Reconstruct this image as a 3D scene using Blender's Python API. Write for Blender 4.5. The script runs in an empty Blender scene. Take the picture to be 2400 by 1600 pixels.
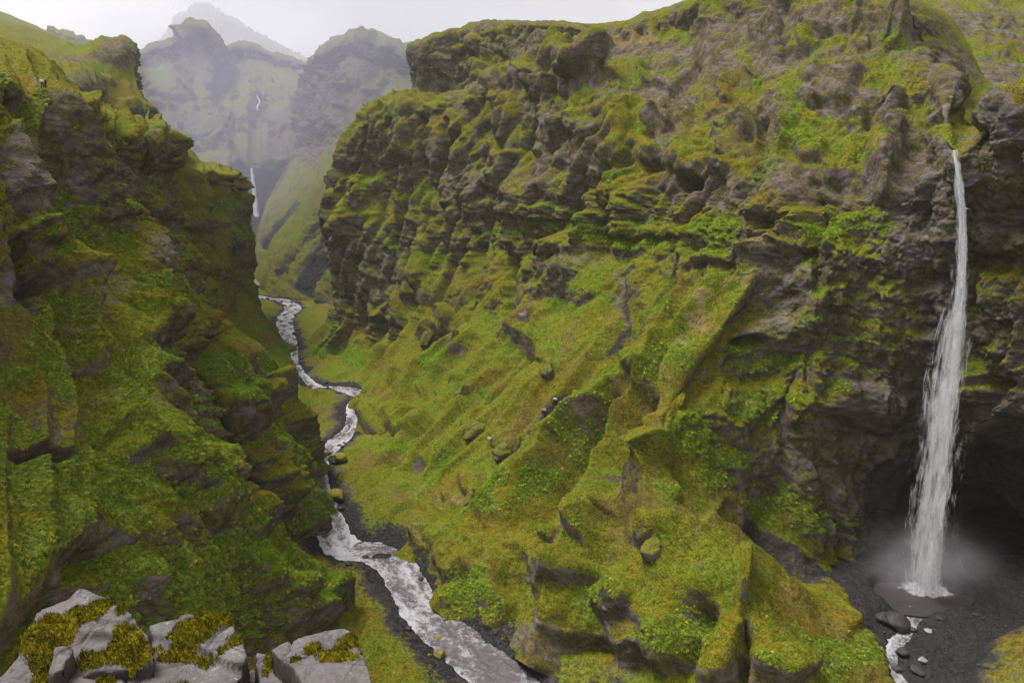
import bpy, bmesh, math, random
import numpy as np
from mathutils import Vector, Matrix

random.seed(7)
RNG = np.random.default_rng(7)
scene = bpy.context.scene
COL = scene.collection

# ------------------------------------------------------------------ camera
F_PX = 1600.0            # focal length in pixels of the 2400 px wide photograph (24 mm lens)
PITCH = math.radians(10.0)
cam_data = bpy.data.cameras.new("camera")
cam_data.sensor_width = 36.0
cam_data.lens = 36.0 * F_PX / 2400.0
cam_data.clip_start = 0.05
cam_data.clip_end = 30000.0
cam = bpy.data.objects.new("camera", cam_data)
COL.objects.link(cam)
cam.location = (0, 0, 0)
cam.rotation_euler = (math.pi / 2 - PITCH, 0, 0)
scene.camera = cam

# ------------------------------------------------------------------ sky, sun, exposure
SUN_EL, SUN_AZ = math.radians(65), math.radians(-72)     # azimuth from +Y towards +X
world = bpy.data.worlds.new("World")
scene.world = world
world.use_nodes = True
wt = world.node_tree
wt.nodes.clear()
w_out = wt.nodes.new("ShaderNodeOutputWorld")
w_bg = wt.nodes.new("ShaderNodeBackground")
w_bg.inputs["Strength"].default_value = 0.05
sky = wt.nodes.new("ShaderNodeTexSky")
sky.sky_type = 'NISHITA'
sky.sun_disc = False
sky.sun_elevation = SUN_EL
sky.sun_rotation = SUN_AZ
sky.air_density = 1.0
sky.dust_density = 3.0
tc = wt.nodes.new("ShaderNodeTexCoord")
mp = wt.nodes.new("ShaderNodeMapping")
mp.inputs["Scale"].default_value = (1.0, 1.0, 2.6)
mp.inputs["Location"].default_value = (0.35, 0.1, 0.2)
n1 = wt.nodes.new("ShaderNodeTexNoise")
n1.inputs["Scale"].default_value = 3.4
n1.inputs["Detail"].default_value = 5.0
n1.inputs["Roughness"].default_value = 0.5
n1.inputs["Distortion"].default_value = 0.4
cr = wt.nodes.new("ShaderNodeValToRGB")
cr.color_ramp.elements[0].position = 0.40
cr.color_ramp.elements[0].color = (2.35, 2.33, 2.35, 1)
cr.color_ramp.elements[1].position = 0.58
cr.color_ramp.elements[1].color = (4.9, 4.85, 4.72, 1)
mx = wt.nodes.new("ShaderNodeMixRGB")
mx.inputs[0].default_value = 0.96
wt.links.new(tc.outputs["Generated"], mp.inputs["Vector"])
wt.links.new(mp.outputs[0], n1.inputs["Vector"])
wt.links.new(n1.outputs["Fac"], cr.inputs[0])
wt.links.new(sky.outputs[0], mx.inputs[1])
wt.links.new(cr.outputs[0], mx.inputs[2])
wt.links.new(mx.outputs[0], w_bg.inputs["Color"])
wt.links.new(w_bg.outputs[0], w_out.inputs["Surface"])

sun_data = bpy.data.lights.new("sun", 'SUN')
sun_data.energy = 1.5
sun_data.angle = math.radians(24)
sun_data.color = (1.0, 0.97, 0.92)
sun = bpy.data.objects.new("sun", sun_data)
COL.objects.link(sun)
_d = Vector((math.sin(SUN_AZ) * math.cos(SUN_EL), math.cos(SUN_AZ) * math.cos(SUN_EL), math.sin(SUN_EL)))
sun.rotation_euler = _d.to_track_quat('Z', 'Y').to_euler()
sun.location = (-60, 40, 200)

vs = scene.view_settings
vs.view_transform = 'Standard'
vs.look = 'None'
vs.exposure = 2.18
vs.gamma = 1.0
vs.use_curve_mapping = False
scene.render.engine = 'CYCLES'
cy = scene.cycles
cy.max_bounces = 6
cy.diffuse_bounces = 2
cy.glossy_bounces = 2
cy.transmission_bounces = 4
cy.volume_bounces = 1
cy.transparent_max_bounces = 24
cy.use_denoising = True
cy.caustics_reflective = False
cy.caustics_refractive = False

# ------------------------------------------------------------------ pixel -> world
CT, ST = math.cos(PITCH), math.sin(PITCH)

def W(px, py, Y):
    """point on the ray through photo pixel (px, py) at world distance Y ahead"""
    r = (px - 1200.0) / F_PX
    u = (800.0 - py) / F_PX
    dy = CT + u * ST
    dz = -ST + u * CT
    k = Y / dy
    return (r * k, Y, dz * k)

def WZ(px, py, z):
    """point on the ray through photo pixel (px, py) at height z"""
    r = (px - 1200.0) / F_PX
    u = (800.0 - py) / F_PX
    dy = CT + u * ST
    dz = -ST + u * CT
    k = z / dz
    return (r * k, dy * k, z)

def project(P):
    x, y, z = P[..., 0], P[..., 1], P[..., 2]
    d = y * CT - z * ST
    up = y * ST + z * CT
    d = np.maximum(d, 0.05)
    return 1200.0 + F_PX * x / d, 800.0 - F_PX * up / d

# ------------------------------------------------------------------ noise (numpy)
_perm = RNG.permutation(256).astype(np.int32)
_perm = np.concatenate([_perm, _perm, _perm])
_g = RNG.normal(size=(256, 3)).astype(np.float32)
_g /= np.linalg.norm(_g, axis=1)[:, None]

def noise3(x, y, z):
    """gradient noise, about -1..1; arrays of equal shape"""
    x = np.asarray(x, np.float32); y = np.asarray(y, np.float32); z = np.asarray(z, np.float32)
    xi = np.floor(x); yi = np.floor(y); zi = np.floor(z)
    fx = x - xi; fy = y - yi; fz = z - zi
    xi = xi.astype(np.int32) & 255; yi = yi.astype(np.int32) & 255; zi = zi.astype(np.int32) & 255
    u = fx * fx * fx * (fx * (fx * 6 - 15) + 10)
    v = fy * fy * fy * (fy * (fy * 6 - 15) + 10)
    w = fz * fz * fz * (fz * (fz * 6 - 15) + 10)
    out = 0
    for dx in (0, 1):
        a = _perm[xi + dx]
        wx = u if dx else 1 - u
        for dyy in (0, 1):
            b = _perm[a + yi + dyy]
            wy = wx * (v if dyy else 1 - v)
            for dzz in (0, 1):
                g = _g[_perm[b + zi + dzz]]
                d = g[..., 0] * (fx - dx) + g[..., 1] * (fy - dyy) + g[..., 2] * (fz - dzz)
                out = out + d * wy * (w if dzz else 1 - w)
    return out * 1.6

def nz(P, s, off=0.0, sz=None):
    sz = s if sz is None else sz
    return noise3(P[..., 0] / s + off, P[..., 1] / s + off * 1.7, P[..., 2] / sz - off * 0.6)

def fbm(P, s, octv=4, off=0.0, gain=0.5, sz=None, lac=2.03):
    a, t, tot = 1.0, 0, 0
    sz = s if sz is None else sz
    for i in range(octv):
        t = t + a * nz(P, s, off + 3.1 * i, sz); tot += a
        a *= gain; s /= lac; sz /= lac
    return t / tot

def billow(P, s, octv=4, off=0.0, gain=0.5, sz=None, lac=2.1):
    a, t, tot = 1.0, 0, 0
    sz = s if sz is None else sz
    for i in range(octv):
        t = t + a * (np.abs(nz(P, s, off + 5.3 * i, sz)) * 2 - 0.55); tot += a
        a *= gain; s /= lac; sz /= lac
    return t / tot

def _h3(i, j, k, o):
    n = (i * 374761393 + j * 668265263 + k * 1274126177 + o * 974711).astype(np.int64)
    n = (n ^ (n >> 13)) * 1274126177 & 0x7fffffff
    return ((n ^ (n >> 16)) & 0xffff).astype(np.float32) / 65535.0

def worley(P, s, seed=0.0):
    """per-cell random id 0..1 and distance to the cell border (F2-F1)"""
    p = (P / np.float32(s)).astype(np.float32)
    c = np.floor(p); f = p - c; c = c.astype(np.int64)
    so = int(seed * 10) + 5
    d1 = np.full(P.shape[:-1], 9.0, np.float32); d2 = d1.copy(); cid = np.zeros_like(d1)
    for i in (-1, 0, 1):
        for j in (-1, 0, 1):
            for k in (-1, 0, 1):
                a, b, e = c[..., 0] + i, c[..., 1] + j, c[..., 2] + k
                h = _h3(a, b, e, so)
                hx = (h * 61.7) % 1.0; hy = (h * 317.3) % 1.0; hz = (h * 1511.9) % 1.0
                d = (i + hx - f[..., 0]) ** 2 + (j + hy - f[..., 1]) ** 2 + (k + hz - f[..., 2]) ** 2
                m = d < d1
                d2 = np.where(m, d1, np.minimum(d2, d))
                cid = np.where(m, (h * 7919.3) % 1.0, cid)
                d1 = np.where(m, d, d1)
    return cid, np.sqrt(d2) - np.sqrt(d1)

def sstep(a, b, x):
    t = np.clip((x - a) / (b - a), 0, 1)
    return t * t * (3 - 2 * t)

# ------------------------------------------------------------------ mesh helpers
def tag(o, label=None, cat=None, group=None, kind=None):
    if label: o["label"] = label
    if cat: o["category"] = cat
    if group: o["group"] = group
    if kind: o["kind"] = kind
    return o

def grid_mesh(name, P, mat, attrs=None, keep=None, smooth=True):
    """P: (nv, nu, 3) -> mesh object; keep: optional (nv-1, nu-1) bool of faces"""
    nv, nu = P.shape[:2]
    idx = np.arange(nv * nu, dtype=np.int32).reshape(nv, nu)
    q = np.stack([idx[:-1, :-1], idx[1:, :-1], idx[1:, 1:], idx[:-1, 1:]], -1).reshape(-1, 4)
    verts = P.reshape(-1, 3)
    if keep is not None:
        q = q[keep.reshape(-1)]
        used = np.zeros(nv * nu, bool); used[q.ravel()] = True
        remap = np.cumsum(used) - 1
        q = remap[q].astype(np.int32); verts = verts[used]
    else:
        used = None
    return mesh_from(name, verts, q, mat, attrs, used, smooth)

def mesh_from(name, verts, q, mat, attrs=None, used=None, smooth=True, parent=None):
    me = bpy.data.meshes.new(name)
    n = len(verts); m = len(q); k = q.shape[1]
    me.vertices.add(n)
    me.vertices.foreach_set("co", np.ascontiguousarray(verts, np.float32).ravel())
    me.loops.add(m * k)
    me.loops.foreach_set("vertex_index", np.ascontiguousarray(q, np.int32).ravel())
    me.polygons.add(m)
    me.polygons.foreach_set("loop_start", np.arange(0, m * k, k, dtype=np.int32))
    if smooth:
        me.polygons.foreach_set("use_smooth", np.ones(m, bool))
    me.update(calc_edges=True)
    if attrs:
        for an, A in attrs.items():
            A = np.ascontiguousarray(A.reshape(-1, A.shape[-1]), np.float32)
            if used is not None: A = A[used]
            at = me.attributes.new(an, 'FLOAT_COLOR', 'POINT')
            at.data.foreach_set("color", A.ravel())
    if mat: me.materials.append(mat)
    o = bpy.data.objects.new(name, me)
    COL.objects.link(o)
    if parent: o.parent = parent
    return o

def grid_normals(P):
    du = np.gradient(P, axis=1); dv = np.gradient(P, axis=0)
    n = np.cross(du, dv)
    l = np.linalg.norm(n, axis=-1, keepdims=True)
    return n / np.maximum(l, 1e-9)

def cr_matrix(nc, samples):
    """Catmull-Rom basis: rows = samples, columns = control points"""
    out = []
    for i in range(nc - 1):
        n = samples[i]
        t = np.arange(n + (1 if i == nc - 2 else 0)) / n
        b = np.zeros((len(t), nc))
        h = [(-t + 2 * t**2 - t**3) / 2, (2 - 5 * t**2 + 3 * t**3) / 2, (t + 4 * t**2 - 3 * t**3) / 2, (-t**2 + t**3) / 2]
        for j, hh in zip((i - 1, i, i + 1, i + 2), h):
            if j < 0:                       # p[-1] = 2 p0 - p1
                b[:, 0] += 2 * hh; b[:, 1] -= hh
            elif j >= nc:
                b[:, nc - 1] += 2 * hh; b[:, nc - 2] -= hh
            else:
                b[:, j] += hh
        out.append(b)
    return np.concatenate(out)

def blur(A, n):
    for _ in range(n):
        B = A.copy()
        B[1:-1] = (A[:-2] + 2 * A[1:-1] + A[2:]) / 4
        A = B.copy()
        A[:, 1:-1] = (B[:, :-2] + 2 * B[:, 1:-1] + B[:, 2:]) / 4
    return A

def seg_dist(px, py, pts):
    """distance (px) to a polyline and parameter 0..1 along it"""
    best = np.full(px.shape, 1e9, np.float32); tt = np.zeros(px.shape, np.float32)
    n = len(pts) - 1
    for i in range(n):
        (ax, ay), (bx, by) = pts[i][:2], pts[i + 1][:2]
        vx, vy = bx - ax, by - ay
        L = vx * vx + vy * vy + 1e-9
        t = np.clip(((px - ax) * vx + (py - ay) * vy) / L, 0, 1)
        d = np.hypot(px - ax - t * vx, py - ay - t * vy)
        m = d < best
        best = np.where(m, d, best); tt = np.where(m, (i + t) / n, tt)
    return best, tt

CH = {'moss': 0, 'lush': 1, 'ochre': 2, 'dry': 3, 'dark': 4, 'grav': 5, 'rock': 6, 'rocky': 7}
SHEETS = {}

def sheet(name, ctrl, q=1.0, feats=(), paints=(), ribs=1.0, strata=1.0, talus=1.0, bulge=1.0, moss_bias=0.0,
          mat=None, umin=3, base=None, fine=1.0, seed=0.0, lush_bias=0.0, flip=None, edge_lock=0, cliff=None, slope=None):
    """loft through control columns (each a list of (px, py, Y)), then displace in world space"""
    nc = len(ctrl); nr = len(ctrl[0])
    C = np.zeros((nr, nc, 3))
    for j, colm in enumerate(ctrl):
        assert len(colm) == nr, (name, j, len(colm))
        for i, p in enumerate(colm):
            C[i, j] = W(*p) if len(p) == 3 else p[1:]
    px, py = project(C)
    pxc = np.clip(px, -150, 2550); pyc = np.clip(py, -120, 1720)
    def counts(axis):
        d = np.hypot(np.diff(pxc, axis=axis), np.diff(pyc, axis=axis))
        d = np.percentile(d, 75, axis=1 - axis)
        return [int(max(umin, round(v * 0.427 * q))) for v in d]
    su, sv = counts(1), counts(0)
    Bu, Bv = cr_matrix(nc, su), cr_matrix(nr, sv)
    P = np.einsum('ri,ijk->rjk', Bv, C)
    P = np.einsum('cj,rjk->rck', Bu, P).astype(np.float32)
    nv, nu = P.shape[:2]
    # arc-length like coordinates in metres
    Um = np.concatenate([[0], np.cumsum(np.linalg.norm(np.diff(P, axis=1), axis=-1).mean(0))])
    Vm = np.concatenate([[0], np.cumsum(np.linalg.norm(np.diff(P, axis=0), axis=-1).mean(1))])
    UU, VV = np.meshgrid(Um, Vm)
    N = grid_normals(blur(P, 6))
    # orient the normals to the camera side (majority)
    s = np.sign(np.sum(N * (-P), -1)).mean() if flip is None else flip
    if s < 0: N = -N
    steep = sstep(0.35, 0.8, 1 - np.abs(N[..., 2]))
    if cliff is not None:
        cw = np.clip(np.einsum('cj,rj->rc', Bu, np.einsum('ri,ij->rj', Bv, np.array(cliff, float))), 0, 1).astype(np.float32)
        steep = cw * (0.35 + 0.65 * sstep(0.2, 0.6, 1 - np.abs(N[..., 2])))
    Hn = N.copy(); Hn[..., 2] *= (1 - 0.75 * steep)
    Hn /= np.linalg.norm(Hn, axis=-1, keepdims=True)
    bpx, bpy_ = project(P)
    wob = np.stack([nz(P, 9, 1.3), nz(P, 9, 7.7), nz(P, 9, 4.1)], -1)
    wobL = np.stack([nz(P, 42, 2.3), nz(P, 42, 8.7), nz(P, 42, 5.1)], -1)
    wobM = nz(P, 15, 9.3)
    Pw = P + 9 * wobL + 1.6 * wob
    off = 11.3 * seed
    D = np.zeros((nv, nu), np.float32)
    # vertical buttresses and creases on the cliffs
    if ribs:
        big = 0.6 + 0.5 * nz(P, 60, off + 15)
        D += ribs * steep * (13.0 * big * billow(Pw, 34, 2, off + 1.0, 0.45, sz=130) + 5.6 * billow(Pw, 12.5, 2, off + 9.0, 0.5, sz=60))
    # strata: broken staircase of ledges, shifted from block to block
    if strata:
        cid, crack = worley(Pw * np.float32([1, 1, 0.55]), 15.0, off)
        zw = P[..., 2] + 6.0 * wobL[..., 0] + 1.6 * wob[..., 1] + 0.05 * UU + 3.5 * cid
        for h, a in ((13.0, 3.2), (4.7, 1.5), (1.9, 0.5)):
            t = zw / h + 0.35 * nz(P, 30, off + h)
            t = t - np.floor(t)
            prof = np.where(t < 0.84, t / 0.84, (1 - t) / 0.16) - 0.5
            m = sstep(-0.2, 0.35, fbm(P, 30, 2, off + 20 + h, sz=14))
            D += strata * a * prof * m * steep
        D += strata * steep * (1.5 * (cid - 0.5) - 1.3 * sstep(0.16, 0.0, crack))
        cid2, crack2 = worley(Pw * np.float32([1, 1, 0.7]) + 1.5 * wob, 4.6, off + 3)
        D += strata * (0.12 + 0.88 * steep) * (0.75 * (cid2 - 0.5) - 0.6 * sstep(0.2, 0.0, crack2))
    # bulbous palagonite lumps
    if bulge:
        bl = billow(Pw, 17, 4, off + 30, 0.55)
        lum = 0.45 + 0.9 * sstep(-0.3, 0.4, nz(P, 33, off + 33))
        D += bulge * lum * (0.22 + 0.78 * steep) * 2.6 * bl
        D += fine * (0.26 + 0.89 * steep) * billow(P + 0.4 * wob, 3.3, 3, off + 40, 0.62)
        D += 0.16 * billow(P, 1.1, 2, off + 45, 0.6)
    # ridges and rills that follow the fall line on slopes
    if talus:
        Q = np.stack([UU + 9 * wobL[..., 0] + 1.6 * wob[..., 0], VV * 0.13 + 2 * wobL[..., 1], np.full_like(UU, off)], -1).astype(np.float32)
        r = 1 - 2.2 * np.abs(nz(Q, 26, 50 + off))
        r2 = 1 - 2.2 * np.abs(nz(Q, 10.5, 57 + off))
        r3 = 1 - 2 * np.abs(nz(Q, 3.9, 61 + off))
        am = 0.6 + 0.8 * sstep(-0.4, 0.4, nz(P, 28, off + 52))
        if slope is not None:
            am = am * np.clip(np.einsum('ri,i->r', Bv, np.array(slope, float)), 0, 1)[:, None].astype(np.float32)
        D += talus * (1 - steep) * am * (7.5 * (r - 0.45) + 2.3 * (r2 - 0.4) * sstep(-0.6, 0.7, r) + 0.5 * (r3 - 0.3))
    Dup = np.zeros((nv, nu), np.float32)
    Achan = np.zeros((nv, nu, 8), np.float32)
    rag = 7 * wob[..., 0] + 5 * nz(P, 3.2, 3.3)
    rag2 = 7 * wob[..., 1] + 5 * nz(P, 3.2, 6.9)
    scale = np.clip(150.0 / np.maximum(P[..., 1], 20), 0.15, 2.0)
    rx_ = bpx + rag * scale; ry_ = bpy_ + rag2 * scale
    front = np.sum(N * (-P), -1) > 0
    for f in feats:
        kind = f[0]
        if kind in ('bump', 'block', 'pin'):
            _, x, y, rx, ry, ang, amp = f[:7]
            ca, sa = math.cos(math.radians(ang)), math.sin(math.radians(ang))
            m = (np.abs(bpx - x) < 2.2 * (rx + ry)) & (np.abs(bpy_ - y) < 2.2 * (rx + ry))
            if not m.any(): continue
            dx, dy = rx_[m] - x, ry_[m] - y
            a, b = (dx * ca + dy * sa) / rx, (-dx * sa + dy * ca) / ry
            d = np.sqrt(a * a + b * b)
            d = d * (1 + 0.5 * wobM[m] + 0.24 * wob[..., 2][m])
            if kind == 'bump': g = np.clip(1 - d * d, 0, 1) ** 2
            elif kind == 'block': g = sstep(1.05, 0.6, d) * (1 - 0.4 * np.clip(d, 0, 1)) * 0.85
            else: g = np.clip(1 - d, 0, 1) ** 0.8
            if kind == 'pin':
                D[m] += 0.35 * amp * g; Dup[m] += 1.0 * amp * g
            else: D[m] += amp * g
        elif kind == 'up':
            _, x, y, rx, ry, ang, amp = f[:7]
            ca, sa = math.cos(math.radians(ang)), math.sin(math.radians(ang))
            dx, dy = rx_ - x, ry_ - y
            a, b = (dx * ca + dy * sa) / rx, (-dx * sa + dy * ca) / ry
            Dup += amp * np.clip(1 - np.sqrt(a * a + b * b), 0, 1) ** 0.85
        elif kind == 'groove':
            _, pts, wd, amp = f[:4]
            d, t = seg_dist(rx_, ry_, pts)
            fade = sstep(0, 0.08, t) * sstep(1, 0.92, t)
            g = np.clip(1 - (d / wd) ** 2, 0, 1) * fade
            D += -amp * g
            if len(f) > 4:
                Achan[..., CH[f[4]]] += sstep(1.0, 0.45, d / wd) * fade * front
        elif kind == 'ridge':
            _, pts, wd, amp = f[:4]
            d, t = seg_dist(rx_, ry_, pts)
            fade = sstep(0, 0.06, t) * sstep(1, 0.94, t)
            D += amp * np.clip(1 - d / wd, 0, 1) ** 1.35 * fade
    for f in paints:
        kind, chn = f[0], f[1]
        if kind == 'e':
            _, _, x, y, rx, ry, ang, amt = f
            ca, sa = math.cos(math.radians(ang)), math.sin(math.radians(ang))
            dx, dy = rx_ - x + 2 * rag * scale, ry_ - y + 2 * rag2 * scale
            a, b = (dx * ca + dy * sa) / rx, (-dx * sa + dy * ca) / ry
            Achan[..., CH[chn]] += amt * sstep(1.15, 0.5, np.sqrt(a * a + b * b))
        else:
            _, _, pts, wd, amt = f
            d, t = seg_dist(rx_ + rag * scale, ry_ + rag2 * scale, pts)
            Achan[..., CH[chn]] += amt * sstep(1.0, 0.35, d / wd)
    lock = 1.0
    P2 = P + Hn * (D * lock)[..., None]
    P2[..., 2] += Dup
    Nf = grid_normals(P2)
    if np.sum(Nf * N) < 0: Nf = -Nf
    nzf = Nf[..., 2]
    nzs = blur(nzf, 8); nzl = blur(nzs, 30)
    pn = fbm(P2, 22, 4, off + 70); pn2 = fbm(P2, 6, 3, off + 80)
    moss = sstep(0.12, 0.46, 0.42 * nzf + 0.40 * nzs + 0.18 * nzl + 0.20 * pn + 0.22 * pn2 + moss_bias) + Achan[..., 0]
    moss -= 1.0 * np.clip(Achan[..., CH['rock']], 0, 1) + 1.2 * np.clip(Achan[..., CH['dark']], 0, 1) + 1.3 * np.clip(Achan[..., CH['grav']], 0, 1)
    rk = np.clip(Achan[..., 7], 0, 1)
    if rk.max() > 0:
        moss = moss + rk * (1.5 * fbm(P2, 11, 3, off + 75, sz=7) + 0.5 * (nzf - nzs) - 0.42)
    lush = sstep(0.05, 0.5, 0.8 * fbm(P2, 17, 3, off + 90, sz=11) + 0.25 * pn2 + lush_bias) * sstep(0.15, 0.5, nzs + 0.15) + Achan[..., 1]
    conv = np.clip((D - blur(D, 14)) * 0.5, -1, 1)
    ochre = sstep(-0.15, 0.42, fbm(P2, 26, 3, off + 100) + 0.35 * (nzs - 0.4) + 0.35 * conv) * 0.8 + Achan[..., 2]
    dry = sstep(0.15, 0.6, fbm(P2, 20, 3, off + 110)) * 0.5 + Achan[..., 3]
    A = np.stack([np.clip(moss, 0, 1), np.clip(lush, 0, 1), np.clip(ochre, 0, 1), np.clip(dry, 0, 1)], -1)
    B = np.stack([np.clip(Achan[..., 4], 0, 1), np.clip(Achan[..., 5], 0, 1), np.clip(pn * 0.5 + 0.5, 0, 1), np.ones_like(pn)], -1)
    o = grid_mesh(name, P2, mat, {"cover": A, "ground": B})
    SHEETS[name] = dict(P=P2, N=Nf, A=A, B=B, nz=nzs)
    return o

# ------------------------------------------------------------------ materials
class NT:
    def __init__(self, name):
        self.m = bpy.data.materials.new(name)
        self.m.use_nodes = True
        self.t = self.m.node_tree
        self.t.nodes.clear()
        self.out = self.n("ShaderNodeOutputMaterial")
    def n(self, typ, **kw):
        nd = self.t.nodes.new(typ)
        for k, v in kw.items(): setattr(nd, k, v)
        return nd
    def l(self, a, b): self.t.links.new(a, b)
    def set(self, sock, v):
        if hasattr(v, "is_output"): self.l(v, sock)
        else: sock.default_value = v
    def math(self, op, a, b=0.0, clamp=False):
        nd = self.n("ShaderNodeMath", operation=op, use_clamp=clamp)
        self.set(nd.inputs[0], a); self.set(nd.inputs[1], b)
        return nd.outputs[0]
    def mix(self, f, a, b):
        nd = self.n("ShaderNodeMixRGB")
        self.set(nd.inputs[0], f)
        self.set(nd.inputs[1], a if hasattr(a, "is_output") else (*a, 1))
        self.set(nd.inputs[2], b if hasattr(b, "is_output") else (*b, 1))
        return nd.outputs[0]
    def ss(self, v, a, b):
        nd = self.n("ShaderNodeMapRange", interpolation_type='SMOOTHSTEP')
        self.set(nd.inputs[0], v); nd.inputs[1].default_value = a; nd.inputs[2].default_value = b
        return nd.outputs[0]
    def noise(self, vec, scale, detail=3.0, rough=0.55, dist=0.0):
        nd = self.n("ShaderNodeTexNoise")
        self.l(vec, nd.inputs["Vector"])
        nd.inputs["Scale"].default_value = scale; nd.inputs["Detail"].default_value = detail
        nd.inputs["Roughness"].default_value = rough; nd.inputs["Distortion"].default_value = dist
        return nd.outputs["Fac"]
    def voro(self, vec, scale, feature='F1', out="Distance"):
        nd = self.n("ShaderNodeTexVoronoi", feature=feature)
        self.l(vec, nd.inputs["Vector"]); nd.inputs["Scale"].default_value = scale
        return nd.outputs[out]
    def mapping(self, vec, s, loc=(0, 0, 0)):
        nd = self.n("ShaderNodeMapping")
        self.l(vec, nd.inputs["Vector"]); nd.inputs["Scale"].default_value = s; nd.inputs["Location"].default_value = loc
        return nd.outputs[0]
    def pos(self): return self.n("ShaderNodeNewGeometry").outputs["Position"]
    def obj(self): return self.n("ShaderNodeTexCoord").outputs["Object"]
    def attr(self, name):
        nd = self.n("ShaderNodeAttribute"); nd.attribute_name = name
        sp = self.n("ShaderNodeSeparateColor"); self.l(nd.outputs["Color"], sp.inputs[0])
        return sp.outputs[0], sp.outputs[1], sp.outputs[2], nd.outputs["Alpha"]
    def bump(self, h, strength, dist, normal=None):
        nd = self.n("ShaderNodeBump")
        nd.inputs["Strength"].default_value = strength; nd.inputs["Distance"].default_value = dist
        self.l(h, nd.inputs["Height"])
        if normal is not None: self.l(normal, nd.inputs["Normal"])
        return nd.outputs[0]
    def bsdf(self, color, rough=0.9, normal=None, spec=0.3, **kw):
        b = self.n("ShaderNodeBsdfPrincipled")
        self.set(b.inputs["Base Color"], color if hasattr(color, "is_output") else (*color, 1))
        self.set(b.inputs["Roughness"], rough)
        self.set(b.inputs["Specular IOR Level"], spec)
        for k, v in kw.items(): self.set(b.inputs[k.replace("_", " ")], v)
        if normal is not None: self.l(normal, b.inputs["Normal"])
        self.l(b.outputs[0], self.out.inputs["Surface"])
        return b

def rock_colour(T, p):
    a = T.noise(p, 0.055, 3, 0.6)
    b = T.noise(T.mapping(p, (0.13, 0.13, 0.27)), 1.0, 4, 0.6, 1.2)
    c = T.noise(p, 0.9, 5, 0.7)
    col = T.mix(T.ss(b, 0.38, 0.66), (0.060, 0.048, 0.047), (0.180, 0.148, 0.150))
    col = T.mix(T.math('MULTIPLY', T.ss(a, 0.5, 0.7), 0.65), col, (0.140, 0.092, 0.080))
    col = T.mix(T.math('MULTIPLY', T.ss(c, 0.52, 0.74), 0.6), col, (0.22, 0.195, 0.205))
    col = T.mix(T.math('MULTIPLY', T.ss(c, 0.50, 0.28), 0.7), col, (0.026, 0.022, 0.021))
    return col, c

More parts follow.
